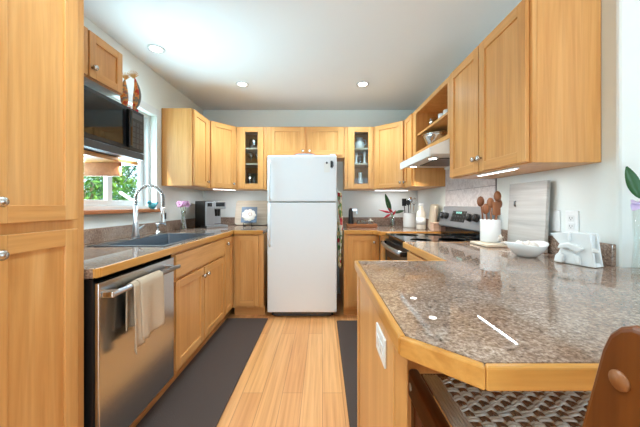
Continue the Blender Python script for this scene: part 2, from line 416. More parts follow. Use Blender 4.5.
# outside the window
bm = B(); box(bm, -14, XL - 0.3, -6, 18, -0.7, -0.6); struct('ground', bm, 'ground')
def leaves(bm, c, rad, n, size, mi=0):
    for _ in range(n):
        while True:
            p = Vector((random.uniform(-1, 1), random.uniform(-1, 1), random.uniform(-1, 1)))
            if p.length <= 1: break
        p = Vector((c[0] + p.x * rad[0], c[1] + p.y * rad[1], c[2] + p.z * rad[2]))
        s = size * random.uniform(0.6, 1.3)
        R = Matrix.Rotation(random.uniform(0, 6.28), 3, 'Z') @ Matrix.Rotation(random.uniform(-1, 1), 3, 'X') @ Matrix.Rotation(random.uniform(-1, 1), 3, 'Y')
        q = [p + R @ Vector(a) * s for a in ((0, -1, 0), (0.35, 0, 0.1), (0, 1, 0), (-0.35, 0, 0.1))]
        f = bm.faces.new([bm.verts.new(a) for a in q]); f.material_index = mi
def shrub(name, label, cat, loc, rad, n, size, mat, trunk):
    t = thing(name, label, cat, loc)
    bm = B(); leaves(bm, (0, 0, trunk + rad[2] * 0.8), rad, n, size); obj('foliage', bm, mat, t)
    bm = B(); tube(bm, [(0, 0, 0), (0.04, 0.02, trunk * 0.5), (0, 0, trunk + rad[2])], [0.09, 0.07, 0.03], 8)
    for a in range(5):
        an = a * 1.26; tube(bm, [(0, 0, trunk * 0.8), (rad[0] * 0.5 * math.cos(an), rad[1] * 0.5 * math.sin(an), trunk + rad[2] * 0.9)], [0.03, 0.012], 6)
    obj('trunk', bm, 'bark', t)
    return t
shrub('garden_tree', 'small bushy tree with brown trunk seen through the window pane nearer the pantry', 'tree', (-4.3, 5.3, -0.6), (0.75, 0.75, 0.75), 1500, 0.07, 'foliage_a', 1.45)
shrub('garden_shrub', 'dense bluish green shrub seen through the window pane beside the faucet', 'shrub', (-5.0, 7.5, -0.6), (0.95, 1.1, 1.25), 3200, 0.07, 'foliage_b', 0.8)
shrub('garden_hedge', 'tall light green hedge bush farthest behind the small garden tree', 'shrub', (-7.4, 9.4, -0.6), (1.0, 1.2, 1.4), 2400, 0.09, 'foliage_a', 0.7)
t = thing('porch_railing', 'white slanted stair railing outside the sink window', 'railing', (-2.9, 4.2, -0.6))
bm = B(); tube(bm, [(-0.10, 0.02, 1.965), (0.14, -0.02, 1.82)], 0.026, 8); obj('handrail', bm, 'white_trim', t)
for xx, zz in ((0.13, 1.82),):
    bm = B(); box(bm, xx - 0.008, xx + 0.008, -0.008, 0.008, 0, zz); obj('post', bm, 'white_trim', t, 0.004)

# ------------------------------------------------------------------ cabinets
def knob(parent, x, y, z):
    bm = B(); lathe(bm, [(0.006, 0), (0.006, -0.012), (0.015, -0.016), (0.0165, -0.022), (0.012, -0.029), (0.0, -0.031)], 14, (x, y, z), 'y')
    obj('knob', bm, 'nickel', parent)
def door(parent, x0, x1, z0, z1, kn=None, glass=None, stile=0.055, name='door', rail=None, mats=('maple_z', 'maple_x')):
    rail = rail or stile; bm = B(); f, bk = -0.020, -0.001
    if glass: sx0, sx1, rz0, rz1 = glass
    else: sx0, sx1, rz0, rz1 = x0 + stile, x1 - stile, z0 + rail, z1 - rail
    box(bm, x0, sx0, f, bk, z0, z1, 0); box(bm, sx1, x1, f, bk, z0, z1, 0)
    box(bm, sx0, sx1, f, bk, z0, rz0, 1); box(bm, sx0, sx1, f, bk, rz1, z1, 1)
    if not glass:
        box(bm, sx0 - 0.001, sx1 + 0.001, -0.011, bk, rz0 - 0.001, rz1 + 0.001, 0)
    d = obj(name, bm, list(mats), parent, 0.0018)
    if glass:
        bm = B(); box(bm, sx0 - 0.004, sx1 + 0.004, -0.012, -0.008, rz0 - 0.004, rz1 + 0.004); obj('pane', bm, 'cabglass', d)
    if kn: knob(d, kn[0], f, kn[1])
    return d
def carcass(t, w_, dep, z0, z1, toe=False, hollow=False, shelves=()):
    """closed box behind a face frame; local x along the front, +y into the wall"""
    bm = B()
    zb = z0 + (0.1 if toe else 0)
    if hollow:
        th = 0.018
        box(bm, 0, th, 0.02, dep, zb, z1); box(bm, w_ - th, w_, 0.02, dep, zb, z1)
        box(bm, th, w_ - th, 0.02, dep, zb, zb + th, 0); box(bm, th, w_ - th, 0.02, dep, z1 - th, z1, 0)
        box(bm, th, w_ - th, dep - 0.01, dep, zb + th, z1 - th)
    else:
        box(bm, 0, w_, 0.02, dep, zb, z1)
    obj('carcass', bm, 'maple_z', t, 0.0015)
    if toe:
        bm = B(); box(bm, 0, w_, 0.075, 0.095, z0, zb); obj('toe_kick', bm, 'maple_x', t)
def face_frame(t, w_, z0, z1, st=0.035, holes=None):
    bm = B()
    if holes is None:
        box(bm, 0, w_, 0, 0.0195, z0, z1)
    else:
        x0, x1, a, b = holes
        box(bm, 0, x0, 0, 0.0195, z0, z1); box(bm, x1, w_, 0, 0.0195, z0, z1)
        box(bm, x0, x1, 0, 0.0195, z0, a); box(bm, x0, x1, 0, 0.0195, b, z1)
    obj('face_frame', bm, 'maple_z', t, 0.0015)
RL, RR = PI / 2, -PI / 2        # left wall fronts face +X, right wall fronts face -X
Z0u, Z1u = 1.368, 2.13

# pantry (left, near)
t = thing('pantry_cabinet', 'tall maple pantry cabinet with two stacked doors beside the dishwasher', 'cabinet', (-0.966, 0.70, 0), RL)
carcass(t, 0.452, 0.615, 0, 2.2, True); face_frame(t, 0.452, 0.1, 2.2)
d0, d1 = 0.10, 0.402
door(t, d0, d1, 1.12, 2.17, (d0 + 0.022, 1.185)); door(t, d0, d1, 0.125, 1.085, (d0 + 0.022, 1.03), rail=0.06)

# left base run
t = thing('sink_base_cabinet', 'maple sink base cabinet with two doors under a plain drawer front', 'cabinet', (-0.945, 1.785, 0), RL)
carcass(t, 0.915, 0.64, 0, 0.70, True); face_frame(t, 0.915, 0.1, 0.874)
door(t, 0.015, 0.435, 0.125, 0.69, (0.408, 0.63)); door(t, 0.455, 0.905, 0.125, 0.69, (0.482, 0.63))
bm = B(); box(bm, 0.015, 0.905, -0.02, -0.001, 0.712, 0.858); obj('drawer_front', bm, 'maple_x', t, 0.003)
t = thing('corner_base_cabinet', 'narrow maple base cabinet with one tall door between sink base and corner', 'cabinet', (-0.945, 2.702, 0), RL)
carcass(t, 0.265, 0.64, 0, 0.874, True); face_frame(t, 0.265, 0.1, 0.874)
door(t, 0.02, 0.235, 0.125, 0.858, (0.046, 0.80), stile=0.05)
t = thing('back_base_cabinet', 'maple base cabinet with single door beside the fridge, under the flower tile', 'cabinet', (-0.943, 2.978, 0), 0)
carcass(t, 0.325, 0.80, 0, 0.874, True); face_frame(t, 0.325, 0.1, 0.874)
door(t, 0.03, 0.275, 0.125, 0.858, stile=0.055)

# back right base
t = thing('back_base_cabinet', 'maple base cabinet with single door beside the oven, under the wooden tray', 'cabinet', (0.225, 2.978, 0), 0)
carcass(t, 0.37, 0.80, 0, 0.874, True); face_frame(t, 0.37, 0.1, 0.874)
door(t, 0.035, 0.335, 0.125, 0.858, (0.31, 0.79), stile=0.055)
t = thing('stove_base_cabinet', 'short maple base cabinet between the oven and the back corner', 'cabinet', (0.60, 2.972, 0), RR)
carcass(t, 0.177, 0.65, 0, 0.874, True); face_frame(t, 0.177, 0.1, 0.874)

# left uppers
t = thing('microwave_wall_cabinet', 'short two-door maple wall cabinet above the microwave', 'cabinet', (-1.277, 1.20, 0), RL)
carcass(t, 0.60, 0.306, 1.867, Z1u); face_frame(t, 0.60, 1.867, Z1u)
door(t, 0.012, 0.326, 1.872, 2.122, (0.035, 1.925), stile=0.046); door(t, 0.336, 0.59, 1.872, 2.122, (0.352, 1.925), stile=0.046)
t = thing('wall_cabinet', 'maple wall cabinet with wide bare end panel next to the window', 'cabinet', (-1.283, 2.797, 0), RL)
carcass(t, 0.376, 0.30, Z0u, Z1u); face_frame(t, 0.376, Z0u, Z1u)
door(t, 0.012, 0.345, Z0u + 0.008, Z1u - 0.008, (0.318, 1.43))
def corner_cab(label, p0, p1, poly, kn, flip=False):
    ang = math.atan2(p1[1] - p0[1], p1[0] - p0[0])
    t = thing('corner_wall_cabinet', label, 'cabinet', (p0[0], p0[1], 0), ang)
    wd = math.hypot(p1[0] - p0[0], p1[1] - p0[1])
    inv = Matrix.Rotation(-ang, 2)
    pl = [inv @ Vector((p[0] - p0[0], p[1] - p0[1])) for p in poly]
    bm = B(); prism(bm, pl, Z0u, Z1u); obj('carcass', bm, 'maple_z', t, 0.0015)
    door(t, 0.03, wd - 0.03, Z0u + 0.008, Z1u - 0.008, (0.058 if kn < 0 else wd - 0.058, 1.43))
    return t
corner_cab('angled maple corner wall cabinet above the coffee machine', (-1.283, 3.178), (-1.046, 3.462), [(-1.283, 3.178), (-1.046, 3.462), (-1.046, 3.783), (-1.586, 3.783), (-1.586, 3.178)], 1)
corner_cab('angled maple corner wall cabinet above the red flowers', (0.627, 3.462), (0.935, 3.178), [(0.627, 3.462), (0.935, 3.178), (1.255, 3.178), (1.255, 3.783), (0.627, 3.783)], 1)
def glass_cab(label, x0, x1, gx0, gx1, dx0, dx1):
    t = thing('glass_wall_cabinet', label, 'cabinet', (x0, 3.462, 0), 0)
    w_ = x1 - x0; carcass(t, w_, 0.321, Z0u, Z1u, hollow=True)
    face_frame(t, w_, Z0u, Z1u, holes=(gx0 - x0 - 0.02, gx1 - x0 + 0.02, 1.42, 2.08))
    for z in (1.68, 1.87):
        bm = B(); box(bm, 0.018, w_ - 0.018, 0.022, 0.31, z - 0.009, z + 0.009); obj('shelf', bm, 'board_x', t)
    door(t, dx0 - x0, dx1 - x0, Z0u + 0.008, Z1u - 0.008, None, (gx0 - x0, gx1 - x0, 1.437, 2.062))
    return t
glass_cab('narrow glass-door maple wall cabinet between the angled corner and the fridge, stemware inside', -1.043, -0.685, -0.936, -0.785, -1.008, -0.715)
glass_cab('narrow glass-door maple wall cabinet holding white pottery, beside the fridge gap', 0.27, 0.624, 0.387, 0.553, 0.305, 0.605)
t = thing('fridge_wall_cabinet', 'wide short two-door maple wall cabinet above the fridge', 'cabinet', (-0.683, 3.462, 0), 0)
carcass(t, 0.950, 0.321, 1.755, Z1u); face_frame(t, 0.950, 1.755, Z1u)
door(t, 0.05, 0.468, 1.785, 2.122, (0.445, 1.83)); door(t, 0.505, 0.925, 1.785, 2.122, (0.528, 1.83))

# right uppers
t = thing('wall_cabinet', 'slim maple wall cabinet between the hood and the angled corner', 'cabinet', (0.935, 3.175, 0), RR)
carcass(t, 0.275, 0.32, Z0u, Z1u); face_frame(t, 0.275, Z0u, Z1u)
door(t, 0.012, 0.24, Z0u + 0.008, Z1u - 0.008, (0.04, 1.43), stile=0.05)
t = thing('open_wall_cabinet', 'open maple wall cabinet with one shelf above the white hood', 'cabinet', (0.935, 2.897, 0), RR)
carcass(t, 0.806, 0.32, 1.672, Z1u, hollow=True)
face_frame(t, 0.806, 1.672, Z1u, holes=(0.04, 0.77, 1.705, 2.09))
bm = B(); box(bm, 0.018, 0.788, 0.022, 0.31, 1.872, 1.89); obj('shelf', bm, 'maple_x', t)
t = thing('wall_cabinet', 'large two-door maple wall cabinet with broad end panel over the peninsula counter', 'cabinet', (0.945, 2.088, 0), RR)
carcass(t, 0.808, 0.31, Z0u, Z1u + 0.01); face_frame(t, 0.808, Z0u, Z1u + 0.01)
door(t, 0.02, 0.396, Z0u + 0.006, Z1u - 0.004, (0.37, 1.45)); door(t, 0.404, 0.79, Z0u + 0.006, Z1u - 0.004, (0.43, 1.45))

# ------------------------------------------------------------------ countertops
def offset(pts, d):
    out = []
    for i, p in enumerate(pts):
        p = Vector(p[:2]); ns = []
        if i > 0: e = (p - Vector(pts[i - 1])).normalized(); ns.append(Vector((-e.y, e.x)))
        if i < len(pts) - 1: e = (Vector(pts[i + 1]) - p).normalized(); ns.append(Vector((-e.y, e.x)))
        if len(ns) == 1: out.append(p + ns[0] * d)
        else:
            b = (ns[0] + ns[1]).normalized(); out.append(p + b * d / b.dot(ns[0]))
    return out
CT, CB = 0.914, 0.876
def edge_trim(parent, path, d=0.016, base=(0, 0, 0)):
    inn = offset(path, d); bm = B()
    for i in range(len(path) - 1):
        q = [path[i], path[i + 1], inn[i + 1], inn[i]]
        dx, dy = abs(path[i + 1][0] - path[i][0]), abs(path[i + 1][1] - path[i][1])
        prism(bm, [(p[0] - base[0], p[1] - base[1]) for p in q], CB - 0.001, CT + 0.0005, 0 if dx > dy else 1)
    obj('wood_edge', bm, ['trim_x', 'trim_y'], parent, 0.004, 2)
    return inn
# left L-shaped top with sink cut-out
SX0, SX1, SY0, SY1 = -1.475, -1.0, 1.80, 2.60
t = thing('countertop', 'L-shaped granite countertop around the sink with wooden front edge', 'countertop', (0, 0, 0))
path = [(-0.618, 2.942), (-0.92, 2.942), (-0.92, 1.18), (-0.93, 1.160), (-0.955, 1.157)]
path = path[::-1]
inn = edge_trim(t, path, 0.016)
bm = B(); e = -0.936
for a in ((XL, e, 1.157, SY0), (XL, SX0, SY0, SY1), (SX1, e, SY0, SY1), (XL, e, SY1, YB), (e, -0.618, 2.958, YB)):
    box(bm, a[0] + (0.001 if a[0] == XL else 0), a[1], a[2], a[3] - (0.001 if a[3] == YB else 0), CB, CT)
obj('slab', bm, 'granite', t)
bm = B(); box(bm, XL + 0.001, XL + 0.021, 1.157, YB - 0.002, CT + 0.0005, 1.015); box(bm, XL + 0.021, -0.618, YB - 0.021, YB - 0.001, CT + 0.0005, 1.015)
obj('backsplash', bm, 'granite', t, 0.003)
# back right corner top
t = thing('countertop', 'corner granite countertop between the fridge and the stove', 'countertop', (0, 0, 0))
path = [(XR - 0.002, 2.795), (0.56, 2.795), (0.56, 2.90), (0.518, 2.942), (0.225, 2.942)]
inn = edge_trim(t, path[::-1], 0.016)
bm = B(); prism(bm, list(inn) + [(XR - 0.001, YB - 0.001), (0.225, YB - 0.001)], CB, CT); obj('slab', bm, 'granite', t)
bm = B(); box(bm, 0.225, XR - 0.001, YB - 0.021, YB - 0.001, CT + 0.0005, 1.015); box(bm, XR - 0.021, XR - 0.001, 2.795, YB - 0.021, CT + 0.0005, 1.015)
obj('backsplash', bm, 'granite', t, 0.003)
# peninsula and right run
t = thing('peninsula_countertop', 'big granite peninsula countertop with clipped corner and thick wooden edge', 'countertop', (0, 0, 0))
path = [(XR - 0.002, 2.022), (0.57, 2.022), (0.57, 1.346), (0.151, 1.346), (0.151, 0.563), (0.262, 0.456), (2.0, 0.456), (2.0, 1.19)]
inn = edge_trim(t, path, 0.016)
bm = B(); prism(bm, list(inn) + [(XR - 0.001, 1.19)], CB, CT); obj('slab', bm, 'granite', t)
bm = B(); box(bm, XR - 0.021, XR - 0.001, 1.215, 2.022, CT + 0.0005, 1.008); obj('backsplash', bm, 'granite', t, 0.004)

# peninsula base
t = thing('peninsula_cabinet', 'maple peninsula base with flat end panel under the clipped granite corner', 'cabinet', (0.165, 0.65, 0))
bm = B(); box(bm, 0, 0.03, 0, 0.67, 0, 0.8745); obj('end_panel', bm, 'maple_z', t, 0.002)
bm = B(); box(bm, 0.031, 1.09, 0.38, 0.67, 0, 0.8745); obj('carcass', bm, 'maple_z', t, 0.002)
for ya, yb in ((0.0, 0.05), (0.62, 0.67)):
    bm = B(); box(bm, -0.004, -0.0002, ya, yb, 0, 0.8745); obj('corner_stile', bm, 'maple_z', t, 0.001)
t = thing('base_cabinet', 'maple base cabinet under the counter between oven and peninsula', 'cabinet', (0.60, 1.978, 0), RR)
carcass(t, 0.65, 0.65, 0, 0.874, True); face_frame(t, 0.65, 0.1, 0.874); door(t, 0.03, 0.62, 0.125, 0.858)
t = thing('outlet', 'white horizontal outlet plate on the peninsula end panel', 'outlet', (0.165, 0.79, 0.79))
bm = B(); box(bm, -0.006, 0, -0.058, 0.058, -0.038, 0.038); obj('plate', bm, 'white_plastic', t, 0.003)
bm = B()
for yy in (-0.022, 0.022): box(bm, -0.008, -0.0055, yy - 0.016, yy + 0.016, -0.014, 0.014)
obj('socket', bm, 'white_ceramic', t, 0.003)

# ------------------------------------------------------------------ dishwasher
t = thing('dishwasher', 'stainless steel dishwasher with bar handle beside the pantry', 'dishwasher', (-0.945, 1.163, 0), RL)
bm = B(); box(bm, 0.006, 0.61, 0.0, 0.6, 0.1, 0.868); obj('tub', bm, 'black', t)
bm = B(); box(bm, 0.012, 0.606, -0.022, -0.001, 0.115, 0.852); obj('door', bm, 'steel', t, 0.005)
bm = B(); box(bm, 0.012, 0.606, 0.0, 0.02, 0.853, 0.8745); obj('control_strip', bm, 'blackgloss', t)
bm = B(); box(bm, 0.0, 0.62, 0.075, 0.095, 0.0, 0.1); obj('kick_plate', bm, 'maple_x', t)
bm = B(); tube(bm, [(0.03, -0.062, 0.80), (0.585, -0.062, 0.80)], 0.0125, 14); hd = obj('handle', bm, 'steel_x', t)
for xx in (0.045, 0.57):
    bm = B(); box(bm, xx - 0.022, xx + 0.022, -0.07, -0.022, 0.788, 0.812); obj('bracket', bm, 'chrome', hd, 0.004)
# towel over the handle: world coordinates, bar at X=-0.883, z=0.80
t = thing('dish_towel', 'beige cotton towel folded over the dishwasher handle', 'towel', (-0.883, 1.33, 0.80))
def towel_fn(y0, y1, zf, zb, dx, skew):
    def fn(u, v):
        y = y0 + (y1 - y0) * u
        L = 0.36
        # v runs from the front hem, over the bar, to the back hem
        arc = 0.0185 + dx
        if v < 0.46:
            k = 1 - v / 0.46; z = zf * (1 - 0) * k; x = arc + 0.012 * math.sin(u * 9 + skew) * k + 0.008 * k
            z = -abs(zf) * k * (1 + 0.06 * math.sin(u * 3 + skew))
        elif v > 0.54:
            k = (v - 0.54) / 0.46; x = -arc + 0.006 * math.sin(u * 8 + skew) * k
            z = -abs(zb) * k
        else:
            a = PI * (v - 0.46) / 0.08; x = arc * math.cos(a); z = arc * math.sin(a)
        return (x, y + 0.012 * (z / 0.25) * math.sin(skew), z)
    return fn
bm = B(); grid(bm, towel_fn(0.015, 0.205, 0.25, 0.16, 0.004, 0.4), 20, 40); obj('front_fold', bm, 'towel', t, solid=0.006)
bm = B(); grid(bm, towel_fn(-0.025, 0.06, 0.285, 0.2, -0.0005, 1.6), 14, 40); obj('under_fold', bm, 'towel', t, solid=0.004)

# ------------------------------------------------------------------ sink and faucet
t = thing('sink', 'stainless steel drop-in sink in the counter beneath the window', 'sink', ((SX0 + SX1) / 2, 2.2, CT + 0.0012))
hx, hy = (SX1 - SX0) / 2, (SY1 - SY0) / 2
bm = B(); rw = 0.018; dk = 0.075
for a in ((-hx - 0.012, -hx + dk, -hy - 0.012, hy + 0.012), (hx - rw, hx + 0.012, -hy - 0.012, hy + 0.012), (-hx + dk, hx - rw, -hy - 0.012, -hy + rw), (-hx + dk, hx - rw, hy - rw, hy + 0.012)):
    box(bm, a[0], a[1], a[2], a[3], 0.0005, 0.004)
obj('rim', bm, 'sink', t, 0.0015)
bm = B(); x0, x1, y0, y1, zb = -hx + dk, hx - rw, -hy + rw, hy - rw, -0.2
v = [bm.verts.new(p) for p in ((x0, y0, 0.003), (x1, y0, 0.003), (x1, y1, 0.003), (x0, y1, 0.003), (x0 + .02, y0 + .02, zb), (x1 - .02, y0 + .02, zb), (x1 - .02, y1 - .02, zb), (x0 + .02, y1 - .02, zb))]
for f in ((4, 5, 6, 7), (0, 1, 5, 4), (1, 2, 6, 5), (2, 3, 7, 6), (3, 0, 4, 7)): bm.faces.new([v[i] for i in f])
obj('basin', bm, 'sink', t, 0.015, 3)
bm = B(); lathe(bm, [(0.045, 0), (0.045, 0.003), (0.03, 0.003), (0.028, 0.001), (0, 0.001)], 20, ((x0 + x1) / 2, 0, zb)); obj('drain', bm, 'chrome', t)

FX, FY = -1.425, 2.17
t = thing('faucet', 'tall spring-arch kitchen faucet behind the sink', 'faucet', (FX, FY, CT + 0.0045))
bm = B(); box(bm, -0.028, 0.028, -0.12, 0.12, 0, 0.006); obj('deck_plate', bm, 'chrome', t, 0.002)
bm = B(); lathe(bm, [(0.027, 0.006), (0.027, 0.03), (0.022, 0.04), (0.021, 0.11), (0.0165, 0.115), (0.0155, 0.26), (0.0, 0.26)], 18); obj('column', bm, 'steel_x', t)
arc = [(0, 0, 0.26)]
R_ = 0.105
for k in range(25):
    a = PI - PI * 1.0 * k / 24; arc.append((R_ + R_ * math.cos(a), 0, 0.30 + R_ * math.sin(a)))
arc.append((2 * R_, 0, 0.24))
bm = B(); tube(bm, arc, 0.0075, 10); obj('hose', bm, 'darkgrey', t)
bm = B()
# coil wound round the hose
dist = [0.0]
for a, b in zip(arc, arc[1:]): dist.append(dist[-1] + (Vector(b) - Vector(a)).length)
def at_arc(s):
    for i in range(len(arc) - 1):
        if s <= dist[i + 1] or i == len(arc) - 2:
            k = (s - dist[i]) / max(1e-6, dist[i + 1] - dist[i]); p = Vector(arc[i]).lerp(Vector(arc[i + 1]), k)
            return p, (Vector(arc[i + 1]) - Vector(arc[i])).normalized()
coil = []; turns = 34
for k in range(turns * 10 + 1):
    p, tg = at_arc(dist[-1] * k / (turns * 10)); n = tg.cross(Vector((0, 1, 0))).normalized(); a = 2 * PI * k / 10
    coil.append(p + n * 0.0115 * math.cos(a) + Vector((0, 1, 0)) * 0.0115 * math.sin(a))
tube(bm, coil, 0.0028, 5); obj('spring', bm, 'nickel', t)
bm = B(); lathe(bm, [(0.011, 0.245), (0.014, 0.235), (0.015, 0.16), (0.018, 0.13), (0.018, 0.115), (0, 0.115)], 16, (2 * R_, 0, 0)); sh = obj('spray_head', bm, 'chrome', t)
bm = B(); box(bm, 2 * R_ + 0.012, 2 * R_ + 0.021, -0.006, 0.006, 0.15, 0.2); obj('spray_button', bm, 'black', sh, 0.002)
bm = B(); tube(bm, [(0, 0.02, 0.07), (0.0, 0.045, 0.075), (0.02, 0.075, 0.1)], [0.012, 0.01, 0.005], 10); obj('lever', bm, 'steel_x', t)
t = thing('soap_dispenser', 'small chrome soap pump at the far end of the sink deck', 'dispenser', (-1.45, 2.50, CT + 0.0045))
bm = B(); lathe(bm, [(0.02, 0), (0.02, 0.015), (0.011, 0.02), (0.011, 0.075), (0.016, 0.08), (0.016, 0.1), (0, 0.1)], 16); obj('pump', bm, 'chrome', t)
bm = B(); tube(bm, [(0, 0, 0.09), (0.05, -0.01, 0.105), (0.085, -0.02, 0.085)], [0.008, 0.007, 0.006], 8); obj('spout', bm, 'chrome', t)

# ------------------------------------------------------------------ microwave, shelf, blind
t = thing('microwave', 'black microwave oven on a shelf beneath the short cabinet', 'microwave', (-1.262, 1.366, 1.485), RL)
bm = B(); box(bm, 0, 0.61, 0.0, 0.315, 0, 0.328); obj('housing', bm, 'darkgrey', t, 0.004)
bm = B(); box(bm, 0.0, 0.46, -0.022, -0.001, 0.045, 0.318); dr = obj('door', bm, 'black', t, 0.004)
bm = B(); box(bm, 0.03, 0.405, -0.0245, -0.0215, 0.07, 0.295); obj('window', bm, 'blackgloss', dr, 0.001)
bm = B(); box(bm, 0.425, 0.455, -0.05, -0.022, 0.06, 0.30); obj('handle', bm, 'blackgloss', dr, 0.008, 3)
bm = B(); box(bm, 0.462, 0.61, -0.022, -0.001, 0.045, 0.318); cp = obj('control_panel', bm, 'black', t, 0.003)
bm = B(); box(bm, 0.49, 0.59, -0.0235, -0.021, 0.262, 0.297); obj('display', bm, 'midgrey', cp)
for r_ in range(5):
    for c_ in range(3):
        bm = B(); box(bm, 0.490 + c_ * 0.036, 0.518 + c_ * 0.036, -0.0245, -0.021, 0.07 + r_ * 0.036, 0.096 + r_ * 0.036); obj('button', bm, 'darkgrey', cp, 0.001)
bm = B(); box(bm, 0.0, 0.61, -0.022, -0.001, 0.0, 0.042); obj('vent_strip', bm, 'darkgrey', t, 0.003)
bm = B(); box(bm, 0.49, 0.60, 0.02, 0.08, -0.002, 0.0005); obj('work_light', bm, 'lamp', t)
l = bpy.data.lights.new('microwave_work_light', 'AREA'); l.shape = 'RECTANGLE'; l.size = 0.11; l.size_y = 0.06; l.energy = 1.0; l.color = (0.9, 0.95, 1.0)
lo = bpy.data.objects.new('microwave_work_light', l); COL.objects.link(lo); lo.parent = t; lo.location = (0.545, 0.05, -0.05)
t = thing('shelf', 'maple wall shelf carrying the microwave', 'shelf', (XL + 0.002, 1.153, 1.459))
bm = B(); box(bm, 0, 0.262, 0, 0.89, 0, 0.0245); obj('board', bm, 'maple_y', t, 0.003)
bm = B(); tube(bm, [(0.012, 1.10, -0.105), (0.25, 0.885, -0.004)], 0.0035, 8); obj('brace', bm, 'iron', t)
bm = B(); box(bm, 0.0, 0.238, 0.737, 0.757, -0.09, -0.0005); obj('support_board', bm, 'blindwood', t, 0.003)
# carved fish hung beside the short cabinet
def fish(name, label, loc, hgt, tilt, mats):
    t = thing(name, label, 'ornament', loc, 0.5)
    bm = B(); n = 14; path = []; rad = []
    for k in range(n + 1):
        u = k / n; path.append((0.035 * math.sin(u * PI) * tilt + 0.01 * tilt, 0, 0.012 + (hgt - 0.012) * u)); rad.append(max(0.003, 0.026 * math.sin(PI * min(1, 0.06 + u * 0.98)) ** 0.8 * (1.15 - 0.5 * u)))
    tube(bm, path, rad, 12, squash=1.0)
    for f in bm.faces:
        c = f.calc_center_median(); cx = 0.035 * math.sin(c.z / hgt * PI) * tilt + 0.01 * tilt
        f.material_index = 1 if (c.x - cx) * (1 if tilt > 0 else -1) > 0.006 else 0
    for v in bm.verts: v.co.y *= 0.5
    obj('body', bm, mats, t)
    bm = B(); prism(bm, [(-0.026, -0.003), (0.03, -0.003), (0.026, 0.003), (-0.024, 0.003)], 0.0, 0.022); obj('tail', bm, 'red', t, 0.002)
    bm = B()
    for k in range(9):
        a = -1.2 + 0.3 * k; tube(bm, [(0, 0, hgt * 0.93), (0.035 * math.sin(a), 0.01 * math.cos(3 * a), hgt * 0.97 + 0.045 * math.cos(a))], [0.004, 0.0015], 5)
    obj('raffia_bow', bm, 'raffia', t)
    return t
fish('carved_fish', 'painted red and orange carved fish with raffia bow, tight against the short cabinet', (-1.322, 1.91, 1.8155), 0.22, -0.2, ['fish', 'fish'])
fish('carved_fish', 'painted grey and red carved fish with raffia bow at the microwave corner', (-1.30, 1.955, 1.8155), 0.25, 0.5, ['fish', 'fishgrey'])

# ------------------------------------------------------------------ fridge
FX0, FX1 = -0.574, 0.148
t = thing('refrigerator', 'white top-freezer refrigerator between the counters', 'refrigerator', (FX0, 2.955, 0))
Wf = FX1 - FX0
bm = B(); box(bm, 0.004, Wf - 0.004, 0.075, 0.775, 0.045, 1.69); obj('cabinet_body', bm, 'fridge', t, 0.008)
bm = B(); box(bm, 0.01, Wf - 0.01, 0.062, 0.074, 0.06, 1.68); obj('gasket', bm, 'seam', t)
def fdoor(nm, z0, z1, hz0, hz1):
    bm = B(); box(bm, 0, Wf, 0, 0.061, z0, z1); d = obj(nm, bm, 'fridge', t, 0.012, 4)
    bm = B(); pts = [(0.028, 0.002, hz0), (0.028, -0.032, hz0 + (0.02 if hz1 > hz0 else -0.02)), (0.028, -0.036, (hz0 + hz1) / 2), (0.028, -0.032, hz1 - (0.02 if hz1 > hz0 else -0.02)), (0.028, 0.002, hz1)]
    tube(bm, pts, 0.013, 10, squash=1.0); obj('handle', bm, 'fridge', d)
fdoor('freezer_door', 1.213, 1.695, 1.23, 1.63); fdoor('fridge_door', 0.06, 1.203, 0.75, 1.185)
bm = B(); box(bm, 0.06, Wf - 0.06, 0.035, 0.07, 0.012, 0.058); obj('base_grille', bm, 'darkgrey', t, 0.003)
for xx in (0.05, Wf - 0.05):
    bm = B(); lathe(bm, [(0.022, 0), (0.022, 0.05)], 14, (xx, 0.11, 0)); obj('foot', bm, 'black', t)
bm = B(); box(bm, Wf - 0.07, Wf - 0.01, 0.02, 0.09, 1.696, 1.71); obj('hinge_cover', bm, 'fridge', t, 0.004)
t = thing('magnet_clip', 'dark magnet clip high on the freezer door', 'magnet', (0.095, 2.9515, 1.6))
bm = B(); box(bm, -0.012, 0.012, -0.012, 0, -0.035, 0.035); obj('clip', bm, 'black', t, 0.004)
bm = B(); tube(bm, [(0, -0.014, 0.03), (0.014, -0.018, 0.02), (0.016, -0.018, -0.02), (0, -0.014, -0.045)], 0.004, 6); obj('lever', bm, 'midgrey', t)
t = thing('note_magnet', 'small round grey magnet holding a paper note on the freezer door', 'magnet', (0.045, 2.9515, 1.615))
bm = B(); lathe(bm, [(0.011, 0), (0.011, -0.008), (0, -0.009)], 14, axis='y'); obj('disc', bm, 'midgrey', t)
o = tag(obj('paper_note', (lambda b: (box(b, -0.03, 0.03, -0.002, 0, -0.05, 0.05), b)[1])(B()), 'paper', loc=(0.045, 2.9545, 1.565)), 'small white paper note under the round magnet on the freezer', 'note')
# red rimmed dish on the fridge
t = thing('serving_dish', 'low pale dish with red rim lying on top of the fridge', 'dish', (-0.19, 3.10, 1.6905))
bm = B(); lathe(bm, [(0.05, 0), (0.10, 0.02), (0.112, 0.032), (0.107, 0.032), (0.095, 0.022), (0.05, 0.006), (0, 0.006)], 28); obj('bowl', bm, 'white_ceramic', t)
bm = B(); lathe(bm, [(0.1125, 0.030), (0.1145, 0.034), (0.106, 0.036), (0.105, 0.032)], 28); obj('rim', bm, 'red', t)
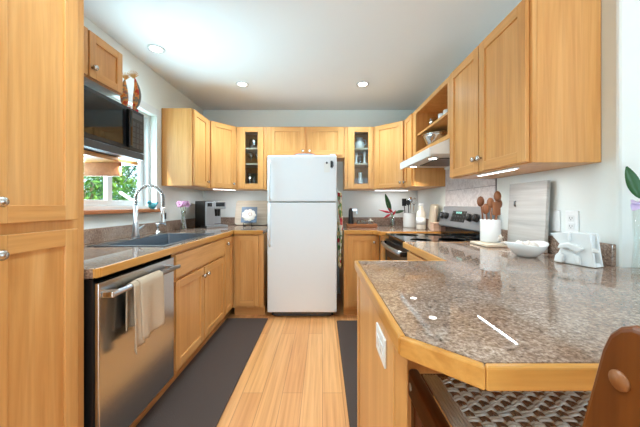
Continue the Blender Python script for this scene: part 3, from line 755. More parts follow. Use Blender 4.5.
# floral towel on the fridge side
t = thing('hanging_apron', 'long floral apron hanging in the gap beside the fridge', 'apron', (0.15, 3.08, 1.31))
bm = B(); grid(bm, lambda u, v: (0.016 + 0.045 * u + 0.006 * math.sin(v * 9 + u * 4), 0.03 * math.sin(u * 7) - 0.02 * u, -0.80 * v + 0.01 * math.sin(u * 6)), 14, 30); obj('cloth', bm, 'floral', t, solid=0.008)
bm = B(); tube(bm, [(0.0, 0, 0.02), (0.02, 0, 0.02), (0.03, 0, 0.0)], 0.005, 8); obj('hook', bm, 'white_plastic', t)

# ------------------------------------------------------------------ range and hood
RY0, RY1 = 2.03, 2.788
t = thing('range', 'stainless electric range with black glass cooktop and rear control panel', 'stove', (0.619, RY1, 0), RR)
Wr = RY1 - RY0
bm = B(); box(bm, 0.002, Wr - 0.002, 0.03, 0.62, 0.03, 0.884); obj('body', bm, 'black', t, 0.003)
bm = B(); box(bm, 0.0, Wr, 0.0, 0.538, 0.885, 0.905); ck = obj('cooktop', bm, 'blackgloss', t, 0.004)
for (bx, by, br) in ((0.2, 0.15, 0.1), (0.56, 0.15, 0.08), (0.2, 0.39, 0.08), (0.56, 0.39, 0.1)):
    bm = B(); lathe(bm, [(br - 0.003, 0.9052), (br, 0.9056), (br, 0.9052)], 40, (bx, by, 0)); obj('burner_ring', bm, 'midgrey', ck)
bm = B(); box(bm, 0.004, Wr - 0.004, -0.005, 0.029, 0.26, 0.85); dr = obj('oven_door', bm, 'black', t, 0.005)
bm = B(); box(bm, 0.1, Wr - 0.1, -0.007, -0.004, 0.38, 0.70); obj('oven_window', bm, 'blackgloss', dr)
bm = B()
hp = []
for k in range(17):
    u = k / 16; hp.append((0.05 + (Wr - 0.1) * u, -0.035 - 0.03 * math.sin(PI * u) ** 0.5, 0.815))
tube(bm, hp, 0.015, 10, squash=1.35); hd = obj('handle', bm, 'steel_x', dr)
for xx in (0.045, Wr - 0.045):
    bm = B(); box(bm, xx - 0.015, xx + 0.015, -0.055, -0.005, 0.80, 0.832); obj('bracket', bm, 'black', hd, 0.004)
bm = B(); box(bm, 0.004, Wr - 0.004, -0.004, 0.029, 0.05, 0.25); obj('storage_drawer', bm, 'steel_x', t, 0.004)
bm = B(); prof = [(0.535, 0.975), (0.622, 0.975), (0.622, 1.165), (0.57, 1.165), (0.515, 0.985)]
n0 = [bm.verts.new((0.0, p[0], p[1])) for p in prof]; n1 = [bm.verts.new((Wr, p[0], p[1])) for p in prof]
bm.faces.new(n0); bm.faces.new(n1[::-1])
for i in range(5): bm.faces.new((n0[i], n1[i], n1[(i + 1) % 5], n0[(i + 1) % 5]))
bk = obj('control_panel', bm, 'panel_steel', t, 0.006)
bm = B(); box(bm, 0.003, Wr - 0.003, 0.54, 0.62, 0.906, 0.9745); obj('riser', bm, 'blackgloss', t, 0.002)
sl = Vector((0, 0.055, 0.18)).normalized(); nn = Vector((0, -0.18, 0.055)).normalized()
def onp(x, s, off): return Vector((x, 0.515, 0.985)) + sl * s + nn * off
bm = B(); cs = [onp(x, s, o_) for o_ in (0.0005, 0.003) for (x, s) in ((0.235, 0.05), (0.475, 0.05), (0.475, 0.145), (0.235, 0.145))]
v = [bm.verts.new(c) for c in cs]
for f in ((0, 1, 2, 3), (4, 5, 6, 7), (0, 1, 5, 4), (1, 2, 6, 5), (2, 3, 7, 6), (3, 0, 4, 7)): bm.faces.new([v[i] for i in f])
dp = obj('display', bm, 'display', bk)
for r_ in range(3):
    for c_ in range(5):
        if r_ == 2 and c_ in (1, 2, 3): continue
        bm = B(); p = onp(0.258 + c_ * 0.049, 0.066 + r_ * 0.032, 0.0035); box(bm, p.x - 0.012, p.x + 0.012, p.y - 0.002, p.y + 0.001, p.z - 0.006, p.z + 0.006); obj('button', bm, 'midgrey', dp)
bm = B()
for k in range(3):
    p = onp(0.32 + k * 0.035, 0.13, 0.0035); box(bm, p.x - 0.009, p.x + 0.009, p.y - 0.002, p.y + 0.001, p.z - 0.009, p.z + 0.009)
obj('digits', bm, 'digits', dp)
for xx in (0.052, 0.140, 0.555, 0.655):
    bm = B(); tube(bm, [onp(xx, 0.095, 0.0), onp(xx, 0.095, 0.03)], [0.032, 0.028], 18); kb = obj('knob', bm, 'black', bk)
    bm = B(); tube(bm, [onp(xx, 0.075, 0.032), onp(xx, 0.118, 0.032)], 0.004, 6); obj('pointer', bm, 'midgrey', kb)

t = thing('range_hood', 'white under-cabinet range hood with two lit lamps', 'hood', (XR - 0.002, 2.885, 1.535), RR)
# local: x along wall toward camera, y = 0 at wall, front at y = -0.47
Wh = 0.795
bm = B(); prof = [(0.0, 0.0), (0.0, 0.135), (-0.31, 0.135), (-0.47, 0.065), (-0.47, 0.0), (-0.455, 0.0), (-0.455, 0.018), (-0.02, 0.018), (-0.02, 0.0)]
a = [bm.verts.new((0, p[0], p[1])) for p in prof]; b = [bm.verts.new((Wh, p[0], p[1])) for p in prof]
bm.faces.new(a); bm.faces.new(b[::-1])
for i in range(len(prof)): bm.faces.new((a[i], b[i], b[(i + 1) % len(prof)], a[(i + 1) % len(prof)]))
obj('shell', bm, 'hood_white', t, 0.003)
bm = B(); box(bm, 0.18, 0.62, -0.33, -0.06, 0.010, 0.017); obj('filter', bm, 'midgrey', t, 0.002)
for xx in (0.165, 0.64):
    bm = B(); lathe(bm, [(0.036, 0.006), (0.036, 0.0175), (0.0, 0.0175)], 20, (xx, -0.385, 0)); lp = obj('lamp', bm, 'chrome', t)
    bm = B(); lathe(bm, [(0.028, 0.004), (0.028, 0.0055), (0, 0.0055)], 20, (xx, -0.385, 0)); obj('lamp_lens', bm, 'lamp', lp)
    l = bpy.data.lights.new('hood_lamp_light', 'SPOT'); l.energy = 11; l.spot_size = 2.4; l.spot_blend = 0.6; l.color = (1, 0.92, 0.82); l.shadow_soft_size = 0.04
    lo = bpy.data.objects.new('hood_lamp_light', l); COL.objects.link(lo); lo.parent = t; lo.location = (xx, -0.385, -0.005)

t = thing('tile_backsplash', 'pale stone tile backsplash on the wall behind the range', 'tile panel', (XR - 0.012, 2.05, 0.925))
bm = B(); box(bm, 0.004, 0.011, 0, 0.835, 0, 0.60); obj('grout', bm, 'grout', t)
bm = B()
for (z0, z1, ys) in ((0.0, 0.391, (0, 0.835)), (0.395, 0.60, (0, 0.42, 0.835))):
    for a, b in zip(ys, ys[1:]): box(bm, 0, 0.0075, a + 0.002, b - 0.002, z0, z1)
obj('tile', bm, 'tile', t, 0.0015)

# ------------------------------------------------------------------ lights fixtures
for lab, x, y in (('recessed ceiling light above the sink window wall', -1.345, 2.30), ('recessed ceiling light above the fridge and the angled cabinet by the coffee machine', -0.838, 2.97), ('recessed ceiling light in front of the pottery cabinet beside the hood', 0.42, 2.97)):
    t = thing('ceiling_light', lab, 'light', (x, y, H), 0, 'recessed ceiling lights')
    bm = B(); lathe(bm, [(0.046, -0.001), (0.066, -0.001), (0.066, -0.005), (0.051, -0.008), (0.046, -0.004)], 32); obj('trim_ring', bm, 'white_trim', t)
    bm = B(); lathe(bm, [(0.0455, -0.004), (0.034, -0.006), (0, -0.0065)], 28); obj('diffuser', bm, 'lamp', t)
    l = bpy.data.lights.new('downlight', 'SPOT'); l.energy = 5 if x < -1 else 46; l.spot_size = 2.5; l.spot_blend = 0.8; l.color = (0.64, 0.88, 1.0); l.shadow_soft_size = 0.05
    lo = bpy.data.objects.new('downlight', l); COL.objects.link(lo); lo.parent = t; lo.location = (0, 0, -0.03)
def led(lab, loc, rot, L, power):
    t = thing('under_cabinet_light', lab, 'light', loc, rot)
    bm = B(); box(bm, 0, L, -0.012, 0.012, -0.009, -0.0005); obj('housing', bm, 'white_plastic', t, 0.002)
    bm = B(); box(bm, 0.006, L - 0.006, -0.003, 0.003, -0.0115, -0.0095); obj('diffuser', bm, 'led', t)
    l = bpy.data.lights.new('strip_light', 'AREA'); l.shape = 'RECTANGLE'; l.size = L; l.size_y = 0.006; l.energy = power; l.color = (0.88, 0.94, 1.0)
    lo = bpy.data.objects.new('strip_light', l); COL.objects.link(lo); lo.parent = t; lo.location = (L / 2, 0, -0.014)
for x in (-0.84, 0.42, 2.2):   # added unseen spots without fixtures, to fill the room with light
    for y in (0.7, -1.6, -3.6):
        if x > 0 and y > 0: continue
        l = bpy.data.lights.new('unseen_fill_spot', 'SPOT'); l.energy = 26; l.spot_size = 2.5; l.spot_blend = 0.8; l.color = (0.64, 0.88, 1.0); l.shadow_soft_size = 0.06
        lo = bpy.data.objects.new('unseen_fill_spot', l); COL.objects.link(lo); lo.location = (x, y, H - 0.03)
for x, y in ((-0.3, 1.15), (-0.3, -0.5)):  # added overhead spots out of view, fill for the middle of the kitchen
    l = bpy.data.lights.new('middle_fill_spot', 'SPOT'); l.energy = 34; l.spot_size = 2.5; l.spot_blend = 0.8; l.color = (0.64, 0.88, 1.0); l.shadow_soft_size = 0.06
    lo = bpy.data.objects.new('middle_fill_spot', l); COL.objects.link(lo); lo.location = (x, y, H - 0.03)
led('lit strip light under the large two-door cabinet over the peninsula', (0.985, 1.80, Z0u), RR, 0.36, 1.2)
led('added thin fill strip light under the angled cabinet above the red flowers', (0.66, 3.60, Z0u), 0, 0.42, 0.9)  # added strip that brightens the dark back wall here
led('lit strip light under the angled cabinet above the coffee machine', (-1.26, 3.26, Z0u), math.atan2(0.284, 0.237), 0.30, 2.0)

# ------------------------------------------------------------------ floor mats
for lab, x0, x1, y0, y1 in (('long dark rubber floor mat along the sink and dishwasher', -0.985, -0.56, 0.6, 2.93), ('dark rubber floor mat in front of the oven beside the peninsula', 0.143, 0.56, 1.34, 2.87)):
    t = thing('floor_mat', lab, 'mat', ((x0 + x1) / 2, (y0 + y1) / 2, 0))
    bm = B(); box(bm, x0 - (x0 + x1) / 2, x1 - (x0 + x1) / 2, y0 - (y0 + y1) / 2, y1 - (y0 + y1) / 2, 0.0005, 0.014); obj('rubber_slab', bm, 'mat', t, 0.010, 3)

# ------------------------------------------------------------------ counter stool
t = thing('counter_stool', 'wooden counter stool with woven cord seat tucked under the peninsula', 'stool', (0.54, 0.64, 0))
def ax(bm, x0, x1, y0, y1, z0, z1, mi=0): box(bm, x0 - 0.54, x1 - 0.54, y0 - 0.64, y1 - 0.64, z0, z1, mi)
SZ = 0.645
for x0, x1, nm in ((0.278, 0.312, 'side_rail'), (0.80, 0.834, 'side_rail')):
    bm = B(); ax(bm, x0, x1, 0.36, 0.93, SZ - 0.09, SZ); r = obj(nm, bm, 'walnut_y', t, 0.012, 4)
    if x0 < 0.5:
        for yy in (0.90, 0.42):
            bm = B(); lathe(bm, [(0.012, 0.001), (0.012, -0.002), (0, -0.003)], 14, (0.278 - 0.54, yy - 0.64, SZ - 0.045), 'x'); obj('plug', bm, 'white_ceramic' if yy > 0.8 else 'brown_cap', r)
for y0, y1 in ((0.895, 0.927), (0.40, 0.43)):
    bm = B(); ax(bm, 0.312, 0.80, y0, y1, SZ - 0.075, SZ - 0.015); obj('cross_rail', bm, 'walnut_x', t, 0.008)
bm = B()
# woven cords: flat ribbons over and under
nrow = 24
for j in range(nrow):
    for q in (-1, 1):
        y = 0.45 + j * 0.019 - 0.64 + q * 0.0044
        pts = []
        for k in range(0, 145):
            x = 0.365 + 0.43 * k / 144; ph = (x - 0.365) / 0.030
            pts.append((x - 0.54, y + 0.002 * math.sin(ph * PI * 2 + j), SZ - 0.012 + 0.0055 * math.sin(ph * PI + (PI if j % 2 else 0))))
        tube(bm, pts, 0.0048, 5, 0, squash=0.7)
for k in range(14):
    for q in (-1, 1):
        x = 0.365 + 0.015 + k * 0.030 - 0.54 + q * 0.0065; pts = []
        for j in range(0, 91):
            y = 0.435 + 0.46 * j / 90; ph = (y - 0.45) / 0.019
            pts.append((x, y - 0.64, SZ - 0.014 - 0.0045 * math.cos(ph * PI + k * PI)))
        tube(bm, pts, 0.0052, 5, 1, squash=0.7)
for k in range(5):
    tube(bm, [(0.322 + k * 0.009 - 0.54, 0.42 - 0.64, SZ - 0.01), (0.322 + k * 0.009 - 0.54, 0.90 - 0.64, SZ - 0.01)], 0.0052, 6, 0)
obj('woven_seat', bm, ['cord_a', 'cord_b'], t)
def plank(path, wd, th, xo):
    """post seen from its side: path of (y, z), width in y, thickness in x"""
    bm = B(); lo_, hi_ = [], []
    for i, (y, z) in enumerate(path): lo_.append((y - wd[i] / 2, z)); hi_.append((y + wd[i] / 2, z))
    ring = lo_ + hi_[::-1]
    a = [bm.verts.new((xo - 0.54, p[0] - 0.64, p[1])) for p in ring]; b = [bm.verts.new((xo + th - 0.54, p[0] - 0.64, p[1])) for p in ring]
    bm.faces.new(a); bm.faces.new(b[::-1])
    for i in range(len(ring)): bm.faces.new((a[i], b[i], b[(i + 1) % len(ring)], a[(i + 1) % len(ring)]))
    return bm
bp = [(0.403, 0.0), (0.389, 0.40), (0.363, 0.64), (0.298, 0.92), (0.275, 1.02), (0.271, 1.040), (0.269, 1.052), (0.268, 1.058)]
bw = [0.05, 0.06, 0.07, 0.068, 0.066, 0.058, 0.040, 0.018]
for xo in (0.30, 0.785):
    r = obj('back_post', plank(bp, bw, 0.032, xo), 'post_wood', t, 0.006, 3)
    for (yy, zz) in ((0.287, 0.998), (0.306, 0.90)):
        bm = B(); lathe(bm, [(0.010, 0.001), (0.010, -0.002), (0, -0.003)], 14, (xo - 0.54, yy - 0.64, zz), 'x'); obj('plug', bm, 'brown_cap', r)
for zz, yy in ((0.985, 0.272), (0.885, 0.296)):
    bm = B(); ax(bm, 0.333, 0.784, yy - 0.01, yy + 0.01, zz - 0.03, zz + 0.03); obj('back_slat', bm, 'walnut_x', t, 0.006)
for xo in (0.282, 0.80):
    bm = B(); ax(bm, xo + 0.031, xo + 0.063 if xo < 0.5 else xo - 0.001, 0.86, 0.893, 0.0, SZ - 0.02) if False else ax(bm, xo, xo + 0.03, 0.87, 0.91, 0.0, SZ - 0.091); obj('leg', bm, 'walnut_z', t, 0.005)
bm = B(); ax(bm, 0.312, 0.80, 0.88, 0.90, 0.2, 0.24); obj('foot_rest', bm, 'walnut_x', t, 0.005)

# ------------------------------------------------------------------ things on the left counter
t = thing('flower_vase', 'clear glass vase with pink flowers beside the coffee machine', 'vase', (-1.42, 2.90, CT + 0.0012))
bm = B(); lathe(bm, [(0.0, 0.0), (0.030, 0.0), (0.034, 0.03), (0.022, 0.10), (0.018, 0.16), (0.024, 0.2), (0.022, 0.2), (0.016, 0.16), (0.020, 0.10), (0.031, 0.03), (0.027, 0.008), (0, 0.008)], 20); obj('glass', bm, 'glassware', t)
bm = B()
for k in range(6):
    a = k * 1.05; tube(bm, [(0.008 * math.cos(a), 0.008 * math.sin(a), 0.012), (0.008 * math.cos(a), 0.008 * math.sin(a), 0.17), (0.03 * math.cos(a), 0.03 * math.sin(a), 0.245)], 0.002, 5)
obj('stems', bm, 'stem', t)
for k in range(6):
    a = k * 1.05; bm = B()
    for p in range(6):
        b_ = p * 1.047; blob(bm, (0.042 * math.cos(a) + 0.018 * math.cos(b_), 0.03 * math.sin(a) + 0.010 * math.sin(b_), 0.262 + 0.02 * (k % 2) + 0.014 * math.sin(b_)), 0.014, 1, 1, 0.8, 0, 1)
    obj('flower', bm, 'pink', t)
t = thing('coffee_machine', 'silver and black espresso machine in the counter corner', 'coffee maker', (-1.345, 3.42, CT + 0.0012), math.radians(44))
bm = B(); box(bm, -0.125, -0.02, -0.14, 0.16, 0.004, 0.31); box(bm, -0.02, 0.125, 0.0, 0.16, 0.03, 0.31); obj('housing', bm, 'black', t, 0.008)
bm = B(); box(bm, -0.122, -0.02, -0.155, -0.141, 0.03, 0.30); obj('front_panel', bm, 'steel_x', t, 0.006)
bm = B(); box(bm, -0.019, 0.122, -0.15, -0.001, 0.215, 0.305); hp_ = obj('brew_head', bm, 'steel_x', t, 0.008)
bm = B(); box(bm, 0.0, 0.105, -0.153, -0.1505, 0.245, 0.292); obj('screen', bm, 'blackgloss', hp_)
bm = B(); box(bm, -0.10, -0.05, -0.158, -0.1555, 0.245, 0.285); obj('screen', bm, 'blackgloss', t)
bm = B(); box(bm, -0.019, 0.122, -0.012, -0.001, 0.035, 0.214); obj('back_plate', bm, 'steel_x', t, 0.004)
bm = B(); tube(bm, [(0.03, -0.09, 0.214), (0.03, -0.09, 0.13)], [0.02, 0.014], 12); tube(bm, [(0.06, -0.09, 0.214), (0.06, -0.09, 0.13)], [0.02, 0.014], 12); obj('spout', bm, 'black', t)
bm = B(); box(bm, -0.125, 0.125, -0.20, -0.012, 0.0, 0.029); obj('drip_tray', bm, 'steel_x', t, 0.005)

def leaning(t, bm_fn, lean, mats, name, bevel=0.004):
    bm = B(); bm_fn(bm); o = obj(name, bm, mats, t, bevel, 3); o.rotation_euler = (lean, 0, 0); return o
def rboard(bm, w_, h_, th, r=0.03):
    pts = []
    for cx, cz, a0 in ((w_ / 2 - r, r, -PI / 2), (w_ / 2 - r, h_ - r, 0), (-w_ / 2 + r, h_ - r, PI / 2), (-w_ / 2 + r, r, PI)):
        for k in range(6): a = a0 + k * PI / 10; pts.append((cx + r * math.cos(a), cz + r * math.sin(a)))
    a = [bm.verts.new((p[0], 0, p[1])) for p in pts]; b = [bm.verts.new((p[0], th, p[1])) for p in pts]
    bm.faces.new(a); bm.faces.new(b[::-1])
    for i in range(len(pts)): bm.faces.new((a[i], b[i], b[(i + 1) % len(pts)], a[(i + 1) % len(pts)]))
t = thing('cutting_board', 'wide pale wooden cutting board leaning on the back wall behind the flower tile', 'cutting board', (-0.92, 3.66, CT + 0.0065))
leaning(t, lambda b: rboard(b, 0.43, 0.325, 0.02, 0.04), math.radians(-14), 'board_x', 'board')
t = thing('flower_tile', 'square blue-grey tile with a white rose relief on a black easel', 'tile', (-0.925, 3.545, CT + 0.0012))
pl = leaning(t, lambda b: box(b, -0.098, 0.098, 0, 0.012, 0.045, 0.245), math.radians(-14), 'bluetile', 'tile_plate', 0.003)
bm = B()
for ring, (n, rr, sz) in enumerate(((9, 0.062, 0.03), (7, 0.036, 0.024), (3, 0.012, 0.016))):
    for k in range(n):
        a = 2 * PI * k / n + ring; blob(bm, (rr * math.cos(a), -0.006 - ring * 0.005, 0.137 + rr * math.sin(a) * 0.85), sz, 1, 0.3, 0.9, 0, 2)
fl = obj('rose_relief', bm, 'shell', pl)
bm = B()
for k in range(7):
    a = k * 0.9; blob(bm, (0.02 + 0.02 * math.cos(a), -0.02, 0.148 + 0.017 * math.sin(a)), 0.006, 0.8, 0.5, 1.4, 0, 1)
obj('rose_centre', bm, 'tray_z', pl)
bm = B()
for s in (-0.05, 0.05):
    tube(bm, [(s, -0.05, 0.004), (s, -0.03, 0.04), (s, 0.03, 0.04), (s * 0.4, 0.085, 0.2)], 0.004, 6); tube(bm, [(s, -0.05, 0.004), (s, 0.06, 0.004)], 0.004, 6)
tube(bm, [(-0.05, 0.0, 0.04), (0.05, 0.0, 0.04)], 0.004, 6)
obj('easel', bm, 'black', t)
t = thing('glass_bird', 'teal blown glass bird on the window sill', 'ornament', (-1.555, 2.60, WZ0))
bm = B(); blob(bm, (0, 0, 0.03), 0.032, 0.8, 1.5, 0.9, 0, 3); blob(bm, (0, -0.045, 0.058), 0.018, 1, 1, 1, 0, 2); tube(bm, [(0, 0.035, 0.035), (0, 0.085, 0.06)], [0.018, 0.006], 8); tube(bm, [(0, -0.058, 0.058), (0, -0.08, 0.055)], [0.008, 0.001], 6); obj('body', bm, 'teal', t)
bm = B(); lathe(bm, [(0.022, 0.0), (0.018, 0.004), (0, 0.006)], 16); obj('foot', bm, 'teal', t)

# ------------------------------------------------------------------ things on the back right counter
t = thing('serving_tray', 'long wooden tray on the counter beside the fridge', 'tray', (0.46, 3.42, CT + 0.0012))
bm = B(); box(bm, -0.175, 0.175, -0.13, 0.13, 0, 0.012); obj('bottom', bm, 'tray_x', t, 0.003)
bm = B(); box(bm, -0.175, 0.175, -0.13, -0.118, 0.0125, 0.042); box(bm, -0.175, 0.175, 0.118, 0.13, 0.0125, 0.042); box(bm, -0.175, -0.163, -0.118, 0.118, 0.0125, 0.042); box(bm, 0.163, 0.175, -0.118, 0.118, 0.0125, 0.042); obj('rim', bm, 'tray_x', t, 0.003)
t = thing('water_carbonator', 'slim black drink maker with silver head standing on the tray', 'appliance', (0.36, 3.42, CT + 0.0145))
bm = B(); lathe(bm, [(0.036, 0), (0.034, 0.02), (0.028, 0.1), (0.024, 0.19), (0.014, 0.21), (0, 0.212)], 18, (-0.02, 0, 0)); obj('body', bm, 'black', t)
bm = B(); box(bm, -0.005, 0.055, -0.018, 0.018, 0.175, 0.205); box(bm, 0.045, 0.06, -0.012, 0.012, 0.14, 0.175); obj('head', bm, 'chrome', t, 0.004)
def jar(nm, lab, loc, r, h, mat='glassware', grp=None, prof=None):
    t = thing(nm, lab, 'glass', loc, 0, grp)
    bm = B(); lathe(bm, prof or [(0, 0), (r * 0.9, 0), (r, h * 0.2), (r, h), (r * 0.92, h), (r * 0.9, h * 0.2), (r * 0.8, h * 0.06), (0, h * 0.06)], 18); obj('vessel', bm, mat, t)
    return t
jar('tumbler', 'small clear tumbler on the tray next to the drink maker', (0.435, 3.38, CT + 0.0145), 0.03, 0.065)
jar('tumbler', 'small clear tumbler in the middle of the wooden tray', (0.505, 3.44, CT + 0.0145), 0.032, 0.065)
t = jar('lidded_jar', 'small clear jar with pale lid at the tray end nearest the red flowers', (0.575, 3.41, CT + 0.0145), 0.033, 0.055)
bm = B(); lathe(bm, [(0.034, 0.0555), (0.034, 0.062), (0.012, 0.07), (0.01, 0.085), (0, 0.087)], 18); obj('lid', bm, 'cream', t)

def leaf(bm, base, d, up, L, W, droop=0.2, n=10, mi=0):
    d = Vector(d).normalized(); up = Vector(up).normalized(); side = d.cross(up).normalized(); base = Vector(base); rows = []
    for i in range(n + 1):
        u = i / n; wv = W * math.sin(PI * min(1, u * 0.96 + 0.02)) ** 0.75 * (1 - 0.25 * u)
        c = base + d * L * u + up * (-droop * L * u * u)
        rows.append([bm.verts.new(c - side * wv + up * 0.12 * W), bm.verts.new(c), bm.verts.new(c + side * wv + up * 0.12 * W)])
    for a, b in zip(rows, rows[1:]):
        for k in range(2):
            f = bm.faces.new((a[k], a[k + 1], b[k + 1], b[k])); f.smooth = True; f.material_index = mi
t = thing('heliconia_vase', 'small glass vase with red heliconia and green leaves in the back corner', 'vase', (0.86, 3.50, CT + 0.0012))
bm = B(); lathe(bm, [(0, 0), (0.032, 0), (0.036, 0.03), (0.026, 0.08), (0.03, 0.115), (0.028, 0.115), (0.024, 0.08), (0.033, 0.03), (0.029, 0.008), (0, 0.008)], 18); obj('glass', bm, 'glassware', t)
bm = B(); tube(bm, [(0, 0, 0.01), (-0.005, 0, 0.12), (-0.04, 0, 0.2), (-0.06, 0, 0.3)], 0.004, 6); tube(bm, [(0.005, 0, 0.01), (0.005, 0.01, 0.12), (0.05, 0, 0.19)], 0.0035, 6); tube(bm, [(0, 0.005, 0.01), (0.004, 0, 0.13), (-0.03, -0.02, 0.18)], 0.004, 6); obj('stems', bm, 'stem', t)
bm = B(); leaf(bm, (-0.02, 0, 0.17), (-0.28, 0, 1), (0.2, -1, 0.1), 0.24, 0.036, 0.05); obj('leaf', bm, 'leaf', t, solid=0.002)
bm = B(); leaf(bm, (0.03, 0, 0.16), (1, -0.1, 0.45), (0, -0.7, 0.7), 0.13, 0.026, 0.25); obj('leaf', bm, 'leaf_dark', t, solid=0.002)
for (bx, dr_, L) in (((-0.02, -0.02, 0.165), (-1, -0.1, 0.25), 0.14), ((-0.03, -0.02, 0.15), (-0.8, -0.1, -0.45), 0.09), ((0, -0.02, 0.17), (-0.9, 0, 0.9), 0.07), ((0.0, -0.02, 0.14), (0.3, -0.1, 0.5), 0.06)):
    bm = B(); d = Vector(dr_).normalized(); p = Vector(bx); tube(bm, [p, p + d * L * 0.4, p + d * L * 1.15], [0.010, 0.026, 0.003], 8, squash=0.6); obj('bract', bm, 'red', t)
def utensil(lab, loc, pts, kind, mat):
    t = thing('cooking_utensil', lab, 'utensil', loc)
    bm = B(); tube(bm, pts, 0.005, 8); obj('handle', bm, mat, t)
    e = Vector(pts[-1]); d = (e - Vector(pts[-2])).normalized(); bm = B()
    if kind == 'spoon': blob(bm, e + d * 0.028, 0.03, 0.85, 0.35, 1.2, 0, 2)
    elif kind == 'spatula':
        box(bm, e.x - 0.026, e.x + 0.026, e.y - 0.003, e.y + 0.003, e.z - 0.002, e.z + 0.085)
    else:
        for k in range(6):
            a = k * PI / 6; tube(bm, [e, e + d * 0.03 + Vector((0.025 * math.cos(a), 0.025 * math.sin(a), 0)), e + d * 0.075 + Vector((0.02 * math.cos(a), 0.02 * math.sin(a), 0)), e + d * 0.09], 0.0015, 5); tube(bm, [e, e + d * 0.03 - Vector((0.025 * math.cos(a), 0.025 * math.sin(a), 0)), e + d * 0.075 - Vector((0.02 * math.cos(a), 0.02 * math.sin(a), 0)), e + d * 0.09], 0.0015, 5)
    obj('head', bm, mat, t, 0.002 if kind == 'spatula' else 0)
    return t
def crock(label, loc, r, h):
    t = thing('utensil_crock', label, 'crock', loc)
    bm = B(); lathe(bm, [(0, 0), (r * 0.96, 0), (r, 0.008), (r, h - 0.004), (r * 0.98, h), (r * 0.93, h), (r * 0.92, h - 0.01), (r * 0.92, 0.012), (0, 0.012)], 32); obj('pot', bm, 'white_ceramic', t)
    return t
C1 = (1.03, 3.36, CT + 0.0012)
crock('white crock holding black and steel utensils in the back corner', C1, 0.077, 0.17)
for (lab, dx, dy, tx, tz, kd, mt) in (('black spatula in the back corner crock', -0.04, 0.0, -0.065, 0.24, 'spatula', 'black'), ('black spoon standing in the back corner crock', -0.015, -0.03, -0.025, 0.25, 'spoon', 'darkgrey'), ('steel whisk leaning in the back corner crock', 0.03, 0.0, 0.05, 0.245, 'whisk', 'chrome'), ('steel slotted spoon in the back corner crock', 0.01, 0.03, 0.02, 0.28, 'spoon', 'chrome')):
    utensil(lab, (C1[0], C1[1], CT + 0.0145), [(dx, dy, 0), ((dx + tx) / 2, dy, tz / 2), (tx, dy, tz)], kd, mt)
t = thing('pump_bottle', 'white ceramic bottle with narrow neck beside the back corner crock', 'bottle', (1.062, 3.07, CT + 0.0012))
bm = B(); lathe(bm, [(0, 0), (0.046, 0), (0.05, 0.01), (0.05, 0.15), (0.046, 0.18), (0.026, 0.215), (0.023, 0.25), (0, 0.25)], 28); obj('bottle', bm, 'cream', t)
bm = B(); lathe(bm, [(0.0255, 0.2505), (0.0255, 0.272), (0.02, 0.277), (0, 0.277)], 20); obj('cap', bm, 'white_plastic', t)
bm = B(); lathe(bm, [(0.0505, 0.05), (0.0508, 0.05), (0.0508, 0.125), (0.0505, 0.125)], 28); obj('label_band', bm, 'white_ceramic', t)
for k, (lab, y, w_, h_, x) in enumerate((('tall pale cutting board leaning on the wall behind the white bottle', 3.08, 0.2, 0.27, 1.175), ('narrower tan cutting board leaning in front of the tall pale board', 2.975, 0.13, 0.25, 1.128))):
    t = thing('cutting_board', lab, 'cutting board', (x, y, CT + 0.006), RR)
    leaning(t, lambda b: rboard(b, w_, h_, 0.018, 0.03), math.radians(-6), 'board_z', 'board')
t = thing('salt_box', 'small pinkish wooden salt box beside the stove', 'box', (1.14, 2.86, CT + 0.0012))
bm = B(); box(bm, -0.042, 0.042, -0.042, 0.042, 0, 0.072); obj('box', bm, 'pinkbox', t, 0.004)
bm = B(); box(bm, -0.044, 0.044, -0.044, 0.044, 0.0725, 0.085); obj('lid', bm, 'pinkbox', t, 0.004)

# ------------------------------------------------------------------ things on the peninsula
TB = (1.115, 1.86, CT + 0.0012)
t = thing('wooden_trivet', 'light wooden board under the white spoon crock', 'board', TB)
bm = B(); box(bm, -0.105, 0.115, -0.115, 0.09, 0, 0.016); obj('board', bm, 'board_x', t, 0.004)
C2 = (1.118, 1.895, CT + 0.0185)
crock('white crock full of wooden spoons on the light board', C2, 0.061, 0.148)
spoons = (('wooden spoon with broad round bowl rising highest in the crock', 0.02, 0.0, 0.045, 0.26, 'spoon'), ('wooden spoon leaning out toward the stove over the crock rim', -0.02, 0.02, -0.05, 0.225, 'spoon'),
          ('dark wooden ladle spoon at the middle of the crock', 0.0, -0.02, -0.01, 0.215, 'spoon'), ('wooden spoon tilting toward the wall in the crock', 0.025, 0.015, 0.06, 0.21, 'spoon'),
          ('short wooden spoon low at the crock rim facing the room', -0.03, -0.03, -0.045, 0.175, 'spoon'), ('short flat wooden turner near the crock rim', 0.01, -0.035, 0.02, 0.165, 'spatula'))
for (lab, dx, dy, tx, tz, kd) in spoons:
    utensil(lab, (C2[0], C2[1], C2[2] + 0.0145), [(dx * 0.6, dy * 0.6, 0), ((dx + tx) / 2, dy, tz / 2), (tx, dy, tz)], kd, 'spoon')
def starfish(lab, loc, r, rot, tilt):
    t = thing('starfish', lab, 'shell', loc, rot)
    bm = B(); top = bm.verts.new((0, 0, 0.018)); bot = bm.verts.new((0, 0, 0)); ring = []
    for k in range(10):
        a = k * PI / 5; rr = r if k % 2 == 0 else r * 0.36; ring.append(bm.verts.new((rr * math.cos(a), rr * math.sin(a), 0.004)))
    for k in range(10): bm.faces.new((ring[k], ring[(k + 1) % 10], top)); bm.faces.new((ring[(k + 1) % 10], ring[k], bot))
    o = obj('body', bm, 'shell', t, 0.003); o.rotation_euler = (tilt, 0, 0); return t
starfish('bleached starfish lying on the light board by the crock', (1.15, 1.785, CT + 0.0185), 0.05, 0.3, 0)
